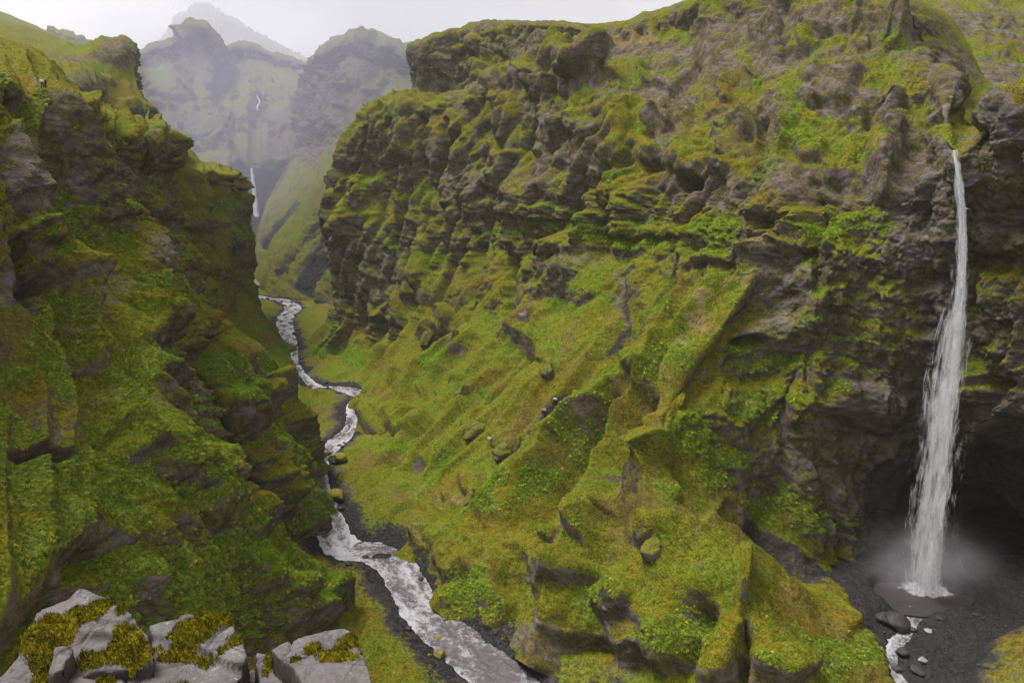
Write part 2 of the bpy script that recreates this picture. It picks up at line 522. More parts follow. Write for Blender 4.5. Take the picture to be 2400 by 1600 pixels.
def make_terrain_mat(name, far=False):
    T = NT(name)
    p = T.pos()
    moss, lush, ochre, dry = T.attr("cover")
    dark, grav, pat, _ = T.attr("ground")
    f0 = T.noise(p, 3.1, 2, 0.6)
    f1 = T.noise(p, 0.85, 4, 0.68)
    f2 = T.noise(p, 0.21, 3, 0.6)
    rock, rc = rock_colour(T, p)
    rock = T.mix(T.math('MULTIPLY', dark, 0.85), rock, (0.017, 0.015, 0.016))
    film = T.math('MULTIPLY', T.ss(T.noise(p, 0.32, 4, 0.65), 0.38, 0.60), T.math('SUBTRACT', 0.78, T.math('MULTIPLY', dark, 0.75)))
    rock = T.mix(film, rock, T.mix(T.ss(f1, 0.36, 0.64), (0.054, 0.046, 0.012), (0.155, 0.128, 0.034)))
    # dark basalt gravel
    v = T.voro(p, 2.3, out="Color")
    sv = T.n("ShaderNodeSeparateColor"); T.l(v, sv.inputs[0])
    gcol = T.mix(T.ss(sv.outputs[0], 0.2, 1.0), (0.010, 0.009, 0.010), (0.050, 0.044, 0.046))
    gcol = T.mix(T.math('MULTIPLY', dark, 0.6), gcol, (0.008, 0.007, 0.008))
    rock = T.mix(grav, rock, gcol)
    # plant cover
    f3 = T.noise(p, 0.045, 3, 0.6)
    g = T.noise(p, 2.3, 3, 0.7)
    gr = T.ss(T.math('ADD', T.math('MULTIPLY', g, 0.6), T.math('MULTIPLY', f1, 0.4)), 0.36, 0.64)
    olive = T.mix(gr, (0.058, 0.063, 0.004), (0.184, 0.192, 0.018))
    olive = T.mix(T.math('MULTIPLY', T.ss(g, 0.44, 0.33), 0.7), olive, (0.050, 0.034, 0.012))
    olive = T.mix(T.math('MULTIPLY', T.ss(f3, 0.48, 0.66), 0.75), olive, T.mix(gr, (0.045, 0.068, 0.004), (0.145, 0.194, 0.016)))
    olive = T.mix(T.math('MULTIPLY', T.ss(f3, 0.50, 0.34), 0.8), olive, T.mix(gr, (0.066, 0.048, 0.012), (0.165, 0.125, 0.036)))
    och = T.mix(gr, (0.080, 0.052, 0.004), (0.215, 0.155, 0.010))
    olive = T.mix(T.math('MULTIPLY', T.math('MULTIPLY', ochre, 0.75), T.ss(T.math('ADD', f2, T.math('MULTIPLY', f1, 0.3)), 0.52, 0.78)), olive, och)
    green = T.mix(gr, (0.036, 0.072, 0.003), (0.140, 0.215, 0.010))
    green = T.mix(T.math('MULTIPLY', T.ss(f0, 0.60, 0.72), 0.7), green, (0.27, 0.27, 0.03))
    cov = T.mix(T.ss(T.math('ADD', lush, T.math('MULTIPLY', T.math('SUBTRACT', f1, 0.5), 1.0)), 0.25, 0.75), olive, green)
    dryc = T.mix(gr, (0.125, 0.085, 0.034), (0.27, 0.20, 0.09))
    cov = T.mix(T.math('MULTIPLY', T.ss(T.math('ADD', dry, T.math('MULTIPLY', T.math('SUBTRACT', f2, 0.5), 0.9)), 0.4, 0.85), 0.8), cov, dryc)
    e = T.math('ADD', moss, T.math('MULTIPLY', T.math('SUBTRACT', f1, 0.5), 1.05))
    e = T.math('ADD', e, T.math('MULTIPLY', T.math('SUBTRACT', f0, 0.5), 0.35))
    vstk = T.noise(T.mapping(p, (0.85, 0.85, 0.13)), 1.0, 4, 0.6, 0.3)
    e = T.math('ADD', e, T.math('MULTIPLY', T.math('SUBTRACT', vstk, 0.5), 0.9))
    mask = T.ss(e, 0.26, 0.74)
    gn = T.n("ShaderNodeNewGeometry"); sz_ = T.n("ShaderNodeSeparateXYZ"); T.l(gn.outputs["Normal"], sz_.inputs[0])
    face = T.math('MULTIPLY', T.ss(sz_.outputs[2], 0.50, 0.12), T.ss(vstk, 0.62, 0.42))
    cov = T.mix(T.math('MULTIPLY', face, 0.6), cov, T.mix(gr, (0.062, 0.047, 0.014), (0.165, 0.125, 0.042)))
    col = T.mix(mask, rock, cov)
    h = T.math('ADD', T.math('MULTIPLY', f1, 0.7), T.math('MULTIPLY', f0, 0.3))
    h = T.math('ADD', h, T.math('MULTIPLY', g, 0.3))
    nrm = T.bump(h, 1.0, 1.2 if far else 0.7)
    rough = T.math('SUBTRACT', 0.92, T.math('MULTIPLY', dark, 0.35))
    T.bsdf(col, rough, nrm, T.math('ADD', 0.04, T.math('MULTIPLY', dark, 0.3)))
    return T.m

M_TERRAIN = make_terrain_mat("moss_and_rock")
M_FAR = make_terrain_mat("far_moss_and_rock", True)

L1_EXTRA = []
# ------------------------------------------------------------------ the canyon's right wall, talus, spur and amphitheatre
R_CTRL = [
 [(1010,112,760),(990,112,680),(985,160,660),(975,215,640),(900,258,560),(880,360,560),(850,560,560),(820,700,540),(800,740,510),(790,770,490),(780,800,480),(770,830,470)],
 [(975,105,700),(957,112,570),(960,160,560),(962,212,550),(852,257,440),(795,400,430),(765,530,425),(788,715,415),(765,765,418),(732,800,422),(705,835,412),(690,865,402)],
 [(1060,68,720),(1020,92,560),(1010,150,530),(1010,225,510),(930,255,415),(900,400,405),(880,560,395),(880,760,375),(862,815,370),(848,858,362),(838,900,352),(830,935,345)],
 [(1130,45,700),(1100,56,540),(1100,130,500),(1090,205,460),(1050,240,390),(1040,420,375),(1020,600,362),(1000,770,335),(940,850,325),(890,910,315),(852,962,306),(825,1010,295)],
 [(1210,40,680),(1200,48,520),(1200,95,480),(1205,150,420),(1200,190,360),(1180,400,335),(1170,560,320),(1150,740,295),(1060,870,282),(970,970,265),(870,1040,255),(800,1085,245)],
 [(1340,45,660),(1320,52,500),(1330,90,450),(1340,130,380),(1350,165,320),(1330,420,290),(1320,540,278),(1300,720,258),(1180,880,245),(1050,1030,228),(900,1160,212),(790,1235,200)],
 [(1480,30,640),(1450,52,480),(1450,100,420),(1450,160,350),(1440,220,300),(1460,430,262),(1450,540,250),(1440,690,232),(1310,870,220),(1170,1050,205),(1000,1240,184),(930,1320,173)],
 [(1620,-10,620),(1590,5,450),(1590,80,400),(1590,170,320),(1580,260,275),(1590,430,240),(1590,540,228),(1570,670,212),(1450,860,200),(1330,1040,185),(1180,1240,162),(1045,1450,147)],
 [(1760,-80,600),(1720,-45,420),(1720,60,360),(1710,170,290),(1700,280,250),(1710,430,222),(1690,540,210),(1670,650,198),(1560,840,186),(1450,1020,172),(1350,1270,146),(1240,1560,128)],
 [(1880,-120,580),(1840,-80,400),(1830,50,340),(1810,170,270),(1800,290,232),(1800,440,206),(1780,540,197),(1740,640,190),(1640,800,178),(1530,960,165),(1500,1270,136),(1480,1700,112)],
 [(2010,-140,560),(1960,-90,380),(1940,40,320),(1910,170,255),(1890,300,220),(1880,440,196),(1850,540,189),(1790,620,185),(1640,850,168),(1560,1030,152),(1690,1280,130),(1880,1690,100)],
 [(2100,-120,540),(2060,-50,360),(2050,60,300),(2020,180,240),(1990,310,208),(1970,440,186),(1920,560,180),(1860,700,176),(1780,900,170),(1700,1120,155),(1840,1350,138),(2000,1660,112)],
 [(2170,-40,520),(2120,0,350),(2120,80,290),(2110,190,230),(2080,320,200),(2050,450,178),(2010,600,174),(1950,780,170),(1880,980,166),(1840,1200,162),(1960,1400,149),(2090,1610,127)],
 [(2240,60,420),(2165,40,330),(2190,110,285),(2200,180,225),(2160,330,190),(2110,460,172),(2080,640,170),(2060,830,170),(2040,1000,170),(2020,1200,168),(2040,1370,162),(2060,1510,150)],
 [(2330,200,300),(2300,240,260),(2280,280,215),(2258,322,175),(2238,354,156),(2235,460,158),(2230,640,160),(2225,830,162),(2220,1000,165),(2215,1180,182),(2210,1350,180),(2205,1490,166)],
 [(2480,150,300),(2440,180,240),(2400,190,200),(2345,258,160),(2330,335,152),(2330,460,152),(2330,640,152),(2330,830,152),(2330,985,150),(2330,1100,182),(2320,1350,184),(2310,1490,166)],
 [(2620,100,300),(2560,120,240),(2530,130,190),(2480,160,150),(2480,300,140),(2480,460,138),(2480,640,137),(2480,830,136),(2480,985,136),(2480,1100,165),(2480,1350,168),(2480,1500,150)],
 [(2900,100,280),(2820,110,220),(2780,120,170),(2720,150,125),(2720,300,118),(2720,460,115),(2720,640,113),(2720,830,112),(2720,1000,112),(2720,1150,118),(2720,1350,120),(2720,1500,112)],
]
for _j in range(2, 14):          # the upper slopes stand close behind the rim
    _y4 = R_CTRL[_j][4][2]
    for _i, _f in ((1, 0.46), (2, 0.50), (3, 0.62)):
        _p = R_CTRL[_j][_i]; R_CTRL[_j][_i] = (_p[0], _p[1], _y4 + (_p[2] - _y4) * _f)
    _p = R_CTRL[_j][1]; R_CTRL[_j][0] = (R_CTRL[_j][0][0], _p[1] + 10, _p[2] + 80)
R_FEATS = [
 ('groove', [(1454,640),(1449,768),(1412,814),(1343,894),(1267,963),(1221,1013),(1190,1060)], 9, 0.7, 'rock'),
 ('groove', [(1530,1000),(1477,1043),(1427,1100),(1351,1168),(1310,1210)], 6, 0.4, 'rock'),
 ('groove', [(1366,1038),(1343,1100),(1305,1168),(1286,1214),(1240,1264)], 6, 0.4, 'rock'),
 ('groove', [(990,1070),(964,1111),(926,1165),(905,1200)], 13, 1.6, 'rock'),
 ('groove', [(1040,1160),(1014,1184),(987,1237),(970,1270)], 14, 1.8, 'rock'),
 ('groove', [(1660,540),(1600,620),(1520,720)], 14, 1.5),
 ('groove', [(1515,330),(1560,260),(1600,200),(1640,150)], 15, 3.5, 'rock'),
 ('ridge', [(1790,610),(1690,730),(1610,860),(1560,1020),(1610,1160),(1690,1290),(1760,1390),(1850,1560)], 60, 1.8),
 ('block',1083,883,20,42,25,4.0), ('block',1117,982,42,26,-10,4.2), ('block',1286,844,24,26,20,3.4),
 ('bump',1351,928,22,20,0,3), ('block',1473,994,30,34,25,2.5), ('block',1508,867,30,24,0,3.4), ('bump',1022,913,14,14,0,3),
 ('bump',991,921,14,14,0,3), ('block',1179,1035,40,26,-25,3.5), ('block',1248,1066,30,28,0,3.6), ('block',1106,1140,30,38,10,4),
 ('bump',1022,1203,24,24,0,3), ('block',1259,1214,26,22,0,3), ('bump',1408,1180,30,18,20,2.4), ('bump',1560,1035,60,80,10,2.0),
 ('block',1527,1249,45,52,15,4.6), ('pin',1064,760,17,45,20,6), ('pin',1003,768,24,30,60,5), ('pin',1030,737,14,30,20,5),
 ('pin',940,880,20,40,20,4), ('bump',1590,1150,22,40,10,2.0), ('pin',1745,1340,14,40,-5,5.5), ('pin',1740,1400,26,40,0,4.5),
 # bluff heads above the river
 ('block',1060,1320,60,55,20,6.0), ('block',1135,1400,40,60,0,4), ('block',1310,1330,80,50,-15,6.0), ('block',1420,1380,90,60,10,5), ('block',1180,1330,34,60,10,-4.5),
 ('block',1700,1500,60,110,10,6), ('block',1830,1560,80,60,15,6), ('groove',[(1757,1440),(1745,1520),(1740,1600)],16,5),
 ('bump',1650,1440,60,60,0,-5), ('block',1560,1500,60,80,0,5),
 ('bump',1350,1530,90,50,20,-5), ('bump',1480,1560,60,60,0,-4),
 # great block with the hollow beside the river
 ('block',890,985,60,58,0,7), ('block',960,1000,55,45,10,5), ('bump',917,1030,26,22,0,-6),
 # the wall: buttresses, ledges, caves
 ('bump',1618,432,44,26,8,-11), ('block',1610,380,110,40,10,5), ('bump',1770,795,60,26,0,-6), ('bump',1800,715,90,75,0,-5),
 ('block',1350,150,70,26,0,7), ('block',1233,165,48,18,0,5), ('pin',1395,118,34,44,0,9), ('pin',1265,122,42,26,0,6),
 ('block',1133,170,46,30,0,5), ('block',960,245,60,30,0,4),
 ('pin',1807,95,34,52,0,8), ('block',1850,100,50,30,20,5), ('block',1945,210,66,58,10,5), ('block',2215,200,46,80,5,3), ('block',2120,300,60,40,30,5),
 ('block',880,300,26,60,0,4), ('block',955,320,28,80,0,5), ('block',1010,340,30,75,0,5), ('block',1065,330,28,70,0,5),
 ('groove',[(985,270),(985,400)],12,4), ('groove',[(1038,270),(1040,400)],11,4), ('groove',[(905,270),(918,420)],14,4),
 ('block',1090,440,60,40,0,4), ('block',1170,400,55,70,0,5), ('block',1360,400,90,110,0,5), ('block',1390,300,120,120,0,3),
 ('groove',[(1245,220),(1235,330),(1230,460)],22,5), ('block',1250,460,40,40,0,4),
 ('groove',[(1260,600),(1255,700),(1250,780)],12,3,'rock'), ('groove',[(1215,500),(1190,600),(1180,740)],14,4), ('block',1320,640,90,80,0,5),
 ('groove',[(1110,560),(1105,680),(1090,760)],14,4), ('block',935,660,24,120,3,5), ('block',985,650,22,110,0,5), ('groove',[(960,560),(960,740)],9,4),
 ('block',870,640,34,120,4,4), ('block',1280,500,150,20,4,3), ('block',1500,540,160,22,4,4), ('bump',1400,600,200,25,0,-3),
 ('block',1830,450,70,90,0,5), ('block',1850,560,110,28,0,4), ('block',1740,600,120,24,-8,5), ('block',1720,400,30,130,3,4), ('groove',[(1780,260),(1770,400),(1775,480)],16,4),
 ('groove',[(1900,400),(1915,560),(1920,700)],18,3.5), ('bump',1980,420,90,40,0,-6), ('block',1900,340,44,40,0,5), ('block',2080,360,60,60,30,5),
 ('groove',[(2140,470),(2160,620),(2170,800)],40,3), ('bump',1950,740,30,130,0,-2.5), ('block',2030,950,110,60,0,5), ('bump',2060,1120,90,80,0,-4), ('block',1900,1180,90,110,20,4), ('bump',2010,1300,70,50,0,-3),
 ('block',2370,300,60,80,0,6), ('block',2330,560,120,30,0,4), ('bump',2330,620,120,26,0,-3), ('bump',2300,900,80,22,0,-3),
 ('block',1000,105,40,60,0,4),
]
R_PAINTS = [
 ('l','rocky',[(960,120),(1100,60),(1300,55),(1450,60),(1600,15)],26,0.8), ('l','rocky',[(1800,10),(2000,20),(2160,40),(2230,140),(2300,230)],50,0.9), ('l','grav',[(1454,650),(1449,760),(1412,812)],7,0.6), ('l','grav',[(1343,894),(1267,963),(1221,1013)],6,0.7), ('e','lush',1380,1010,120,60,-45,0.5), ('e','lush',1180,1110,120,40,-45,0.45), ('e','lush',1560,880,90,40,-50,0.4), ('e','lush',1000,1120,100,40,-45,0.5),
 ('e','rocky',1500,150,680,170,-3,0.55), ('e','rocky',2080,200,300,230,10,0.5), ('e','rocky',1200,400,480,170,0,0.12), ('e','moss',1250,430,520,170,0,0.10),
 ('e','rock',1250,380,420,160,0,0.16), ('e','rock',1750,480,260,140,0,0.14), ('l','moss',[(1480,260),(1500,360),(1460,440)],50,0.4),
 ('e','moss',1560,1050,80,100,10,0.8), ('l','moss',[(1560,1050),(1620,1160),(1700,1290),(1770,1400)],50,0.6),
 # lush green
 ('l','lush',[(1120,560),(1280,500),(1440,560),(1560,560)],32,0.8), ('e','lush',930,560,50,30,0,0.7), ('e','lush',850,480,60,30,0,0.5), ('e','lush',1340,720,60,22,0,0.9), ('e','lush',1350,680,80,50,0,0.5),
 ('e','lush',1670,540,90,60,-30,0.8), ('e','lush',1880,800,70,110,10,0.8), ('e','lush',2030,820,70,60,0,0.9), ('e','lush',1960,530,90,40,0,0.8), ('e','lush',2060,520,60,70,0,0.6),
 ('e','lush',1800,850,70,40,0,0.8), ('e','lush',1640,1010,100,60,0,0.7), ('e','lush',1800,960,120,60,0,0.6), ('l','lush',[(1780,360),(1850,300),(1870,240)],26,0.7), ('e','lush',1800,420,60,60,0,0.5),
 ('l','lush',[(1920,420),(1930,560)],20,0.9), ('e','lush',2230,560,80,40,0,0.5), ('e','lush',2330,720,90,90,0,0.6), ('e','lush',1720,1080,70,60,0,0.6), ('e','lush',1920,1190,60,60,0,0.8), ('e','lush',1820,1160,50,70,0,0.6),
 ('e','lush',780,860,110,90,0,0.8), ('e','lush',1100,1400,60,70,0,0.6), ('e','lush',1370,1390,70,60,0,0.6), ('e','lush',1540,1520,90,60,0,0.6), ('e','lush',1950,1540,100,60,20,0.6), ('e','lush',1640,1470,60,90,0,0.7),
 ('e','lush',1500,200,80,80,0,0.35), ('e','lush',2080,150,90,120,0,0.4),
 # yellow / ochre moss
 ('e','ochre',1480,360,90,130,20,0.8), ('e','ochre',1380,360,60,100,0,0.6), ('e','ochre',2290,650,80,60,20,0.9), ('e','ochre',1700,450,100,120,0,0.6), ('e','ochre',1000,300,120,40,0,0.6), ('e','ochre',1750,1480,80,100,0,0.8), ('e','ochre',1720,250,160,60,-30,0.6),
 ('e','ochre',1580,940,120,80,-30,0.6), ('e','ochre',1950,880,160,60,0,0.5),
 # dry grass
 ('l','dry',[(1800,590),(1690,680),(1640,760)],34,0.9), ('e','dry',1780,640,120,30,0,0.5), ('e','dry',1760,930,100,60,0,0.5), ('e','dry',2080,470,80,40,0,0.4), ('l','dry',[(1560,960),(1590,880),(1640,790)],30,0.5),
 # full moss cover on the slopes
 ('l','moss',[(1700,720),(1500,900),(1300,1080),(1050,1180)],130,0.6), ('l','moss',[(1480,760),(1250,900),(950,1000)],90,0.6), ('e','moss',1850,1330,150,90,35,0.6), ('l','moss',[(1400,1200),(1600,1230)],90,0.5),
 ('e','moss',1480,350,70,120,-10,0.5), ('e','moss',1450,560,300,50,5,0.4), ('e','moss',2280,250,60,60,0,0.8), ('e','moss',1900,1480,120,80,0,0.5),
 # bare rock
 ('e','rock',1370,360,70,80,10,0.7), ('e','rock',1270,370,50,110,5,0.6), ('e','rock',1660,440,160,50,5,0.7), ('e','rock',1600,190,120,70,-20,0.32), ('e','rock',1080,430,80,50,0,0.6), ('e','rock',1180,440,60,90,0,0.4),
 ('e','rock',960,600,40,160,5,0.4), ('e','rock',860,620,70,140,5,0.4), ('e','rock',1830,640,120,60,0,0.5), ('e','rock',1810,720,110,90,0,0.7), ('e','rock',2150,450,120,150,0,0.8), ('e','rock',2150,600,110,120,0,0.5), ('e','rock',2340,440,120,200,0,0.6),
 ('e','rock',1950,225,70,60,0,0.7), ('e','rock',2215,200,55,90,0,0.6), ('e','rock',1805,100,55,60,0,0.9), ('e','rock',1395,118,44,44,0,0.8), ('e','rock',1690,100,120,36,-10,0.3), ('e','rock',1000,160,60,60,0,0.4),
 ('e','rock',2000,1100,170,110,0,0.9), ('e','rock',2060,930,130,90,-20,0.8), ('e','rock',1850,1060,100,60,20,0.5), ('e','rock',1960,440,130,60,0,0.5), ('e','rock',1330,600,110,50,0,0.5), ('e','rock',1440,700,22,90,0,0.7),
 ('e','rock',2370,290,60,90,0,0.8), ('e','rock',1250,1500,120,70,20,0.6), ('e','rock',1400,1560,150,60,0,0.5), ('e','rock',1850,430,60,80,0,0.4), ('e','rock',930,270,80,30,0,0.3), ('e','rock',2000,640,90,40,0,0.3),
 ('l','rock',[(980,150),(1200,110),(1420,110),(1600,120),(1800,160),(2050,120)],30,0.35), ('l','rock',[(1050,215),(1200,190),(1420,190),(1560,240)],22,0.35), ('l','rock',[(1640,60),(1800,40),(2000,60),(2150,80)],30,0.6), ('e','rock',1550,300,90,110,20,0.55), ('e','rock',1750,300,130,90,-20,0.35), ('e','rock',2050,260,110,70,20,0.4), ('e','dry',1300,90,300,40,0,0.5), ('e','dry',1800,180,260,90,0,0.35), ('e','dry',1500,120,150,60,0,0.5),
 # wet black rock round the fall and in the cave
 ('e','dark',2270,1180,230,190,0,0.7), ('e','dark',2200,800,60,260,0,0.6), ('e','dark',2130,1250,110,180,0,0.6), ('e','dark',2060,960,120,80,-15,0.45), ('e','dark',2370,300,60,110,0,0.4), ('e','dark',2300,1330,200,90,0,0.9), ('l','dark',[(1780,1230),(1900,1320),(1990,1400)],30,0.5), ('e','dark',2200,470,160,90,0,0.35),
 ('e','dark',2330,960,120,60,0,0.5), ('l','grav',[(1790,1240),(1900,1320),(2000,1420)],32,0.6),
]
_cl = np.array([[0,.35,.85,.8,1,1,1,.35,0,0,.45,.9]] * 18).T
_cl[7:, 11] = [.7, .8, .15, .15, .6]; _cl[7:, 12] = [1, 1, .6, .3, .6]
_cl[3:, 13:] = 1.0; _cl[3:5, 14] = .4; _cl[9:, 14:17] = .8
_cl[7:10, :3] = [[.9], [.3], [.2]]
_cl[8:11, 9:11] = [[.1, .1], [.25, .3], [.5, .4]]
_cl[6:9, 9:12] = np.maximum(_cl[6:9, 9:12], 0.5)
R_FEATS += [
 ('ridge', [(1600,790),(1500,880),(1400,960),(1250,1080),(1080,1230),(960,1290)], 75, 7.0),
 ('ridge', [(1560,1030),(1460,1130),(1330,1250)], 65, 6.0), ('ridge', [(1300,720),(1200,800),(1100,900),(1000,1000),(900,1100),(800,1190)], 60, 6.5),
 ('ridge', [(1130,760),(1030,860),(930,930),(850,1000)], 36, 4.5), ('ridge', [(1420,840),(1330,940),(1200,1060),(1040,1200)], 40, 3.5),
 ('groove', [(1250,800),(1130,930),(1000,1060),(890,1160)], 45, 5.5), ('groove', [(1530,900),(1380,1030),(1240,1160),(1110,1270)], 40, 5.0),
 ('groove', [(1452,640),(1449,768),(1400,830),(1343,894),(1267,963),(1200,1050),(1120,1150),(1000,1250)], 46, 4.5),
 ('groove', [(1640,820),(1520,960),(1420,1060),(1330,1180),(1230,1290)], 30, 1.8), ('groove', [(1050,770),(960,870),(880,950)], 26, 4.0),
 ('ridge', [(1660,1190),(1760,1270),(1880,1400),(1980,1500)], 40, 2.5), ('groove', [(1700,1180),(1800,1260),(1920,1380)], 30, 2.5),
]
_rr = random.Random(17)
for _ in range(64):
    _x = _rr.uniform(980, 2160); _lo = 60 if _x < 1500 else 20
    R_FEATS.append((_rr.choice(('block', 'block', 'pin')), _x, _rr.uniform(_lo + 15, 300 if _x > 1400 else 200), _rr.uniform(16, 52), _rr.uniform(12, 34), _rr.uniform(-35, 35), _rr.uniform(2.0, 5.5)))
for _ in range(70):
    _t = _rr.random(); _k = _rr.random()
    _x = 1640 - 560 * _t - 260 * _k + 60 * _rr.random(); _y = 740 + 420 * _t + 90 * _k + 90 * _rr.random()
    R_PAINTS.append(('e', _rr.choice(('rock', 'rock', 'dry', 'ochre')), _x, _y, _rr.uniform(12, 38), _rr.uniform(4, 9), -45 + _rr.uniform(-12, 12), _rr.uniform(0.5, 0.9)))
for _ in range(40):
    R_PAINTS.append(('e', _rr.choice(('rock', 'dry', 'lush', 'moss')), _rr.uniform(1350, 1950), _rr.uniform(1120, 1580), _rr.uniform(10, 30), _rr.uniform(5, 12), _rr.uniform(-60, 60), _rr.uniform(0.4, 0.8)))
for _ in range(46):
    L1_EXTRA.append(('e', _rr.choice(('rock', 'rock', 'ochre', 'dry')), _rr.uniform(0, 620), _rr.uniform(420, 1400), _rr.uniform(14, 44), _rr.uniform(7, 18), _rr.uniform(20, 75), _rr.uniform(0.4, 0.8)))
canyon_right = sheet("canyon_wall_right", R_CTRL, q=0.88, feats=R_FEATS, paints=R_PAINTS, ribs=1.15, strata=0.42, talus=0.9, bulge=1.0, mat=M_TERRAIN, seed=0.0, cliff=_cl, slope=[.1,.15,.3,.4,.6,1,1,1,1,1,1,1])
tag(canyon_right, "mossy canyon side with cliffs, grassy talus and a spur below the tall waterfall", None, None, "structure")

# ------------------------------------------------------------------ left wall, near
L1_CTRL = [
 [('w',-160,20,38),(-500,150,70),(-500,400,66),(-500,600,62),(-500,800,58),(-500,1000,54),(-500,1200,50),(-500,1450,46),(-400,1700,45),(-200,2000,50)],
 [(-300,60,140),(-100,175,108),(-100,330,100),(-90,500,95),(-80,680,88),(-60,850,80),(-40,1050,72),(-10,1250,64),(40,1480,58),(100,1750,55)],
 [(-60,110,180),(60,192,135),(60,300,118),(70,470,110),(90,640,102),(110,800,95),(130,970,86),(160,1150,78),(230,1380,72),(330,1650,75)],
 [(100,165,195),(150,212,142),(170,330,128),(180,480,122),(200,640,113),(220,790,105),(250,940,98),(290,1090,90),(380,1330,88),(500,1560,96)],
 [(200,230,215),(235,285,158),(255,390,146),(265,530,136),(300,690,125),(345,820,117),(378,930,112),(420,1090,108),(580,1290,120),(820,1500,144)],
 [(270,280,230),(300,305,184),(320,420,174),(345,530,170),(360,660,168),(400,800,164),(425,920,162),(480,1070,162),(615,1270,164),(785,1480,164)],
 [(330,300,240),(345,320,190),(365,410,183),(380,530,180),(415,640,176),(450,770,172),(500,900,170),(570,1050,168),(668,1215,170),(772,1410,175)],
 [(350,312,250),(377,365,205),(384,430,200),(390,510,200),(430,650,200),(480,800,198),(575,840,205),(640,930,212),(682,1030,222),(742,1200,212)],
 [(350,312,300),(370,360,260),(380,430,260),(385,520,260),(420,660,262),(470,810,262),(560,850,265),(620,930,268),(690,1030,270),(720,1100,275)],
]
L1_CTRL[8] = [(p[0] - (75 if i < 6 else 30), p[1] + 8, p[2]) for i, p in enumerate(L1_CTRL[8])]
L1_CTRL[7] = [(p[0] - (14 if 0 < i < 5 else 0), p[1], p[2]) for i, p in enumerate(L1_CTRL[7])]
L1_FEATS = [
 ('ridge',[(235,560),(300,690),(345,820),(378,930),(420,1070),(467,1165),(555,1255),(612,1344),(680,1400),(800,1480)],75,7.5), ('ridge',[(385,540),(413,610),(435,665),(452,745),(478,806)],30,3.5),
 ('ridge',[(160,600),(200,760),(260,920),(330,1080)],50,3.5), ('groove',[(120,640),(150,800),(190,960),(260,1120)],45,4.0), ('ridge',[(520,900),(590,1010),(650,1130),(740,1260)],40,4.5), ('groove',[(450,900),(520,1040),(600,1190),(700,1330)],40,4.5),
 ('ridge',[(110,250),(170,330),(215,420),(250,520)],40,3.5), ('groove',[(215,330),(255,430),(300,540)],30,3.5),
 ('block',60,400,90,100,10,4.0), ('block',110,270,60,50,0,3), ('block',350,360,38,50,0,5), ('block',320,580,50,55,10,4), ('block',425,780,40,70,15,5), ('bump',440,860,60,60,0,-3),
 ('block',240,330,50,40,30,3), ('groove',[(30,560),(60,640),(110,700)],40,4), ('bump',70,690,70,50,0,-4), ('bump',90,1085,110,28,0,-5), ('block',60,560,60,40,0,4),
 ('block',150,620,60,50,0,2.5), ('block',520,870,60,60,0,4), ('pin',628,930,28,60,10,7), ('block',675,1090,36,60,10,4), ('block',560,960,60,80,20,4), ('block',620,1080,60,70,20,4), ('block',600,1160,60,60,0,4),
 ('block',500,970,40,60,0,3), ('block',715,1150,34,70,0,3), ('block',745,1260,30,60,0,3), ('bump',250,1300,150,60,-10,-3), ('bump',230,880,70,70,0,-3),
 ('groove',[(250,1010),(330,1120),(470,1300)],30,2), ('bump',660,1390,50,30,20,3), ('groove',[(560,1260),(640,1340),(740,1420)],30,2.5),
]
L1_PAINTS = [
 ('e','lush',90,200,110,50,5,-1.2), ('e','ochre',90,205,110,40,5,0.5), ('e','moss',90,205,100,30,5,0.4),
 ('e','moss',450,1290,320,150,20,0.35), ('e','moss',300,1420,330,70,0,0.3), ('e','lush',330,1260,300,140,15,0.3), ('e','lush',250,1420,250,70,0,0.3), ('l','lush',[(560,900),(650,1060),(740,1240)],40,0.6), ('l','ochre',[(486,815),(570,825),(600,880)],16,0.9), ('l','ochre',[(390,560),(430,660),(470,800)],14,0.8),
 ('e','lush',330,660,70,40,-10,0.9), ('e','lush',300,900,60,90,20,0.9), ('e','lush',400,950,40,60,10,0.8), ('e','lush',450,930,40,70,0,0.8), ('e','lush',90,720,70,60,0,0.6), ('e','lush',80,830,70,60,10,0.7), ('e','lush',150,560,90,40,20,0.7),
 ('e','lush',150,1120,160,70,0,0.7), ('e','lush',120,1260,130,50,0,0.8), ('e','lush',350,1120,110,60,30,0.6), ('e','lush',480,1330,130,70,10,0.9), ('e','lush',640,1250,100,70,20,0.9), ('e','lush',560,1420,180,60,10,0.7), ('e','lush',700,1330,70,70,0,0.9),
 ('e','lush',480,1060,60,70,10,0.7), ('e','lush',380,590,40,60,0,0.6), ('e','lush',250,520,80,40,0,0.6), ('e','lush',760,1400,50,60,0,0.8),
 ('e','ochre',200,440,120,60,20,0.8), ('e','ochre',160,240,120,30,10,0.7), ('e','ochre',110,950,130,70,0,0.6), ('e','ochre',300,480,80,60,20,0.9), ('e','ochre',660,1090,60,50,0,0.9), ('e','ochre',540,1010,80,60,0,0.6), ('e','ochre',60,450,60,60,0,0.5), ('e','ochre',420,700,60,80,0,0.6),
 ('e','rock',60,410,100,110,10,0.9), ('e','rock',110,270,60,45,0,0.9), ('e','rock',320,590,50,50,0,0.8), ('e','rock',400,890,50,70,10,0.7), ('e','rock',70,690,110,60,0,0.7), ('e','rock',220,700,60,80,20,0.5), ('e','rock',330,370,60,60,0,0.5), ('e','rock',180,1000,40,70,30,0.5), ('e','rock',200,1310,140,50,-10,0.6), ('e','rock',300,410,60,50,0,0.4), ('e','rock',30,640,60,100,0,0.5), ('e','rock',700,1140,40,60,0,0.4), ('e','rock',20,1000,50,50,0,0.4), ('e','rock',290,960,100,50,20,0.4),
 ('e','dark',60,420,90,90,0,0.3), ('e','dark',90,1085,110,26,0,0.7), ('e','dark',120,1000,40,60,0,0.3),
]
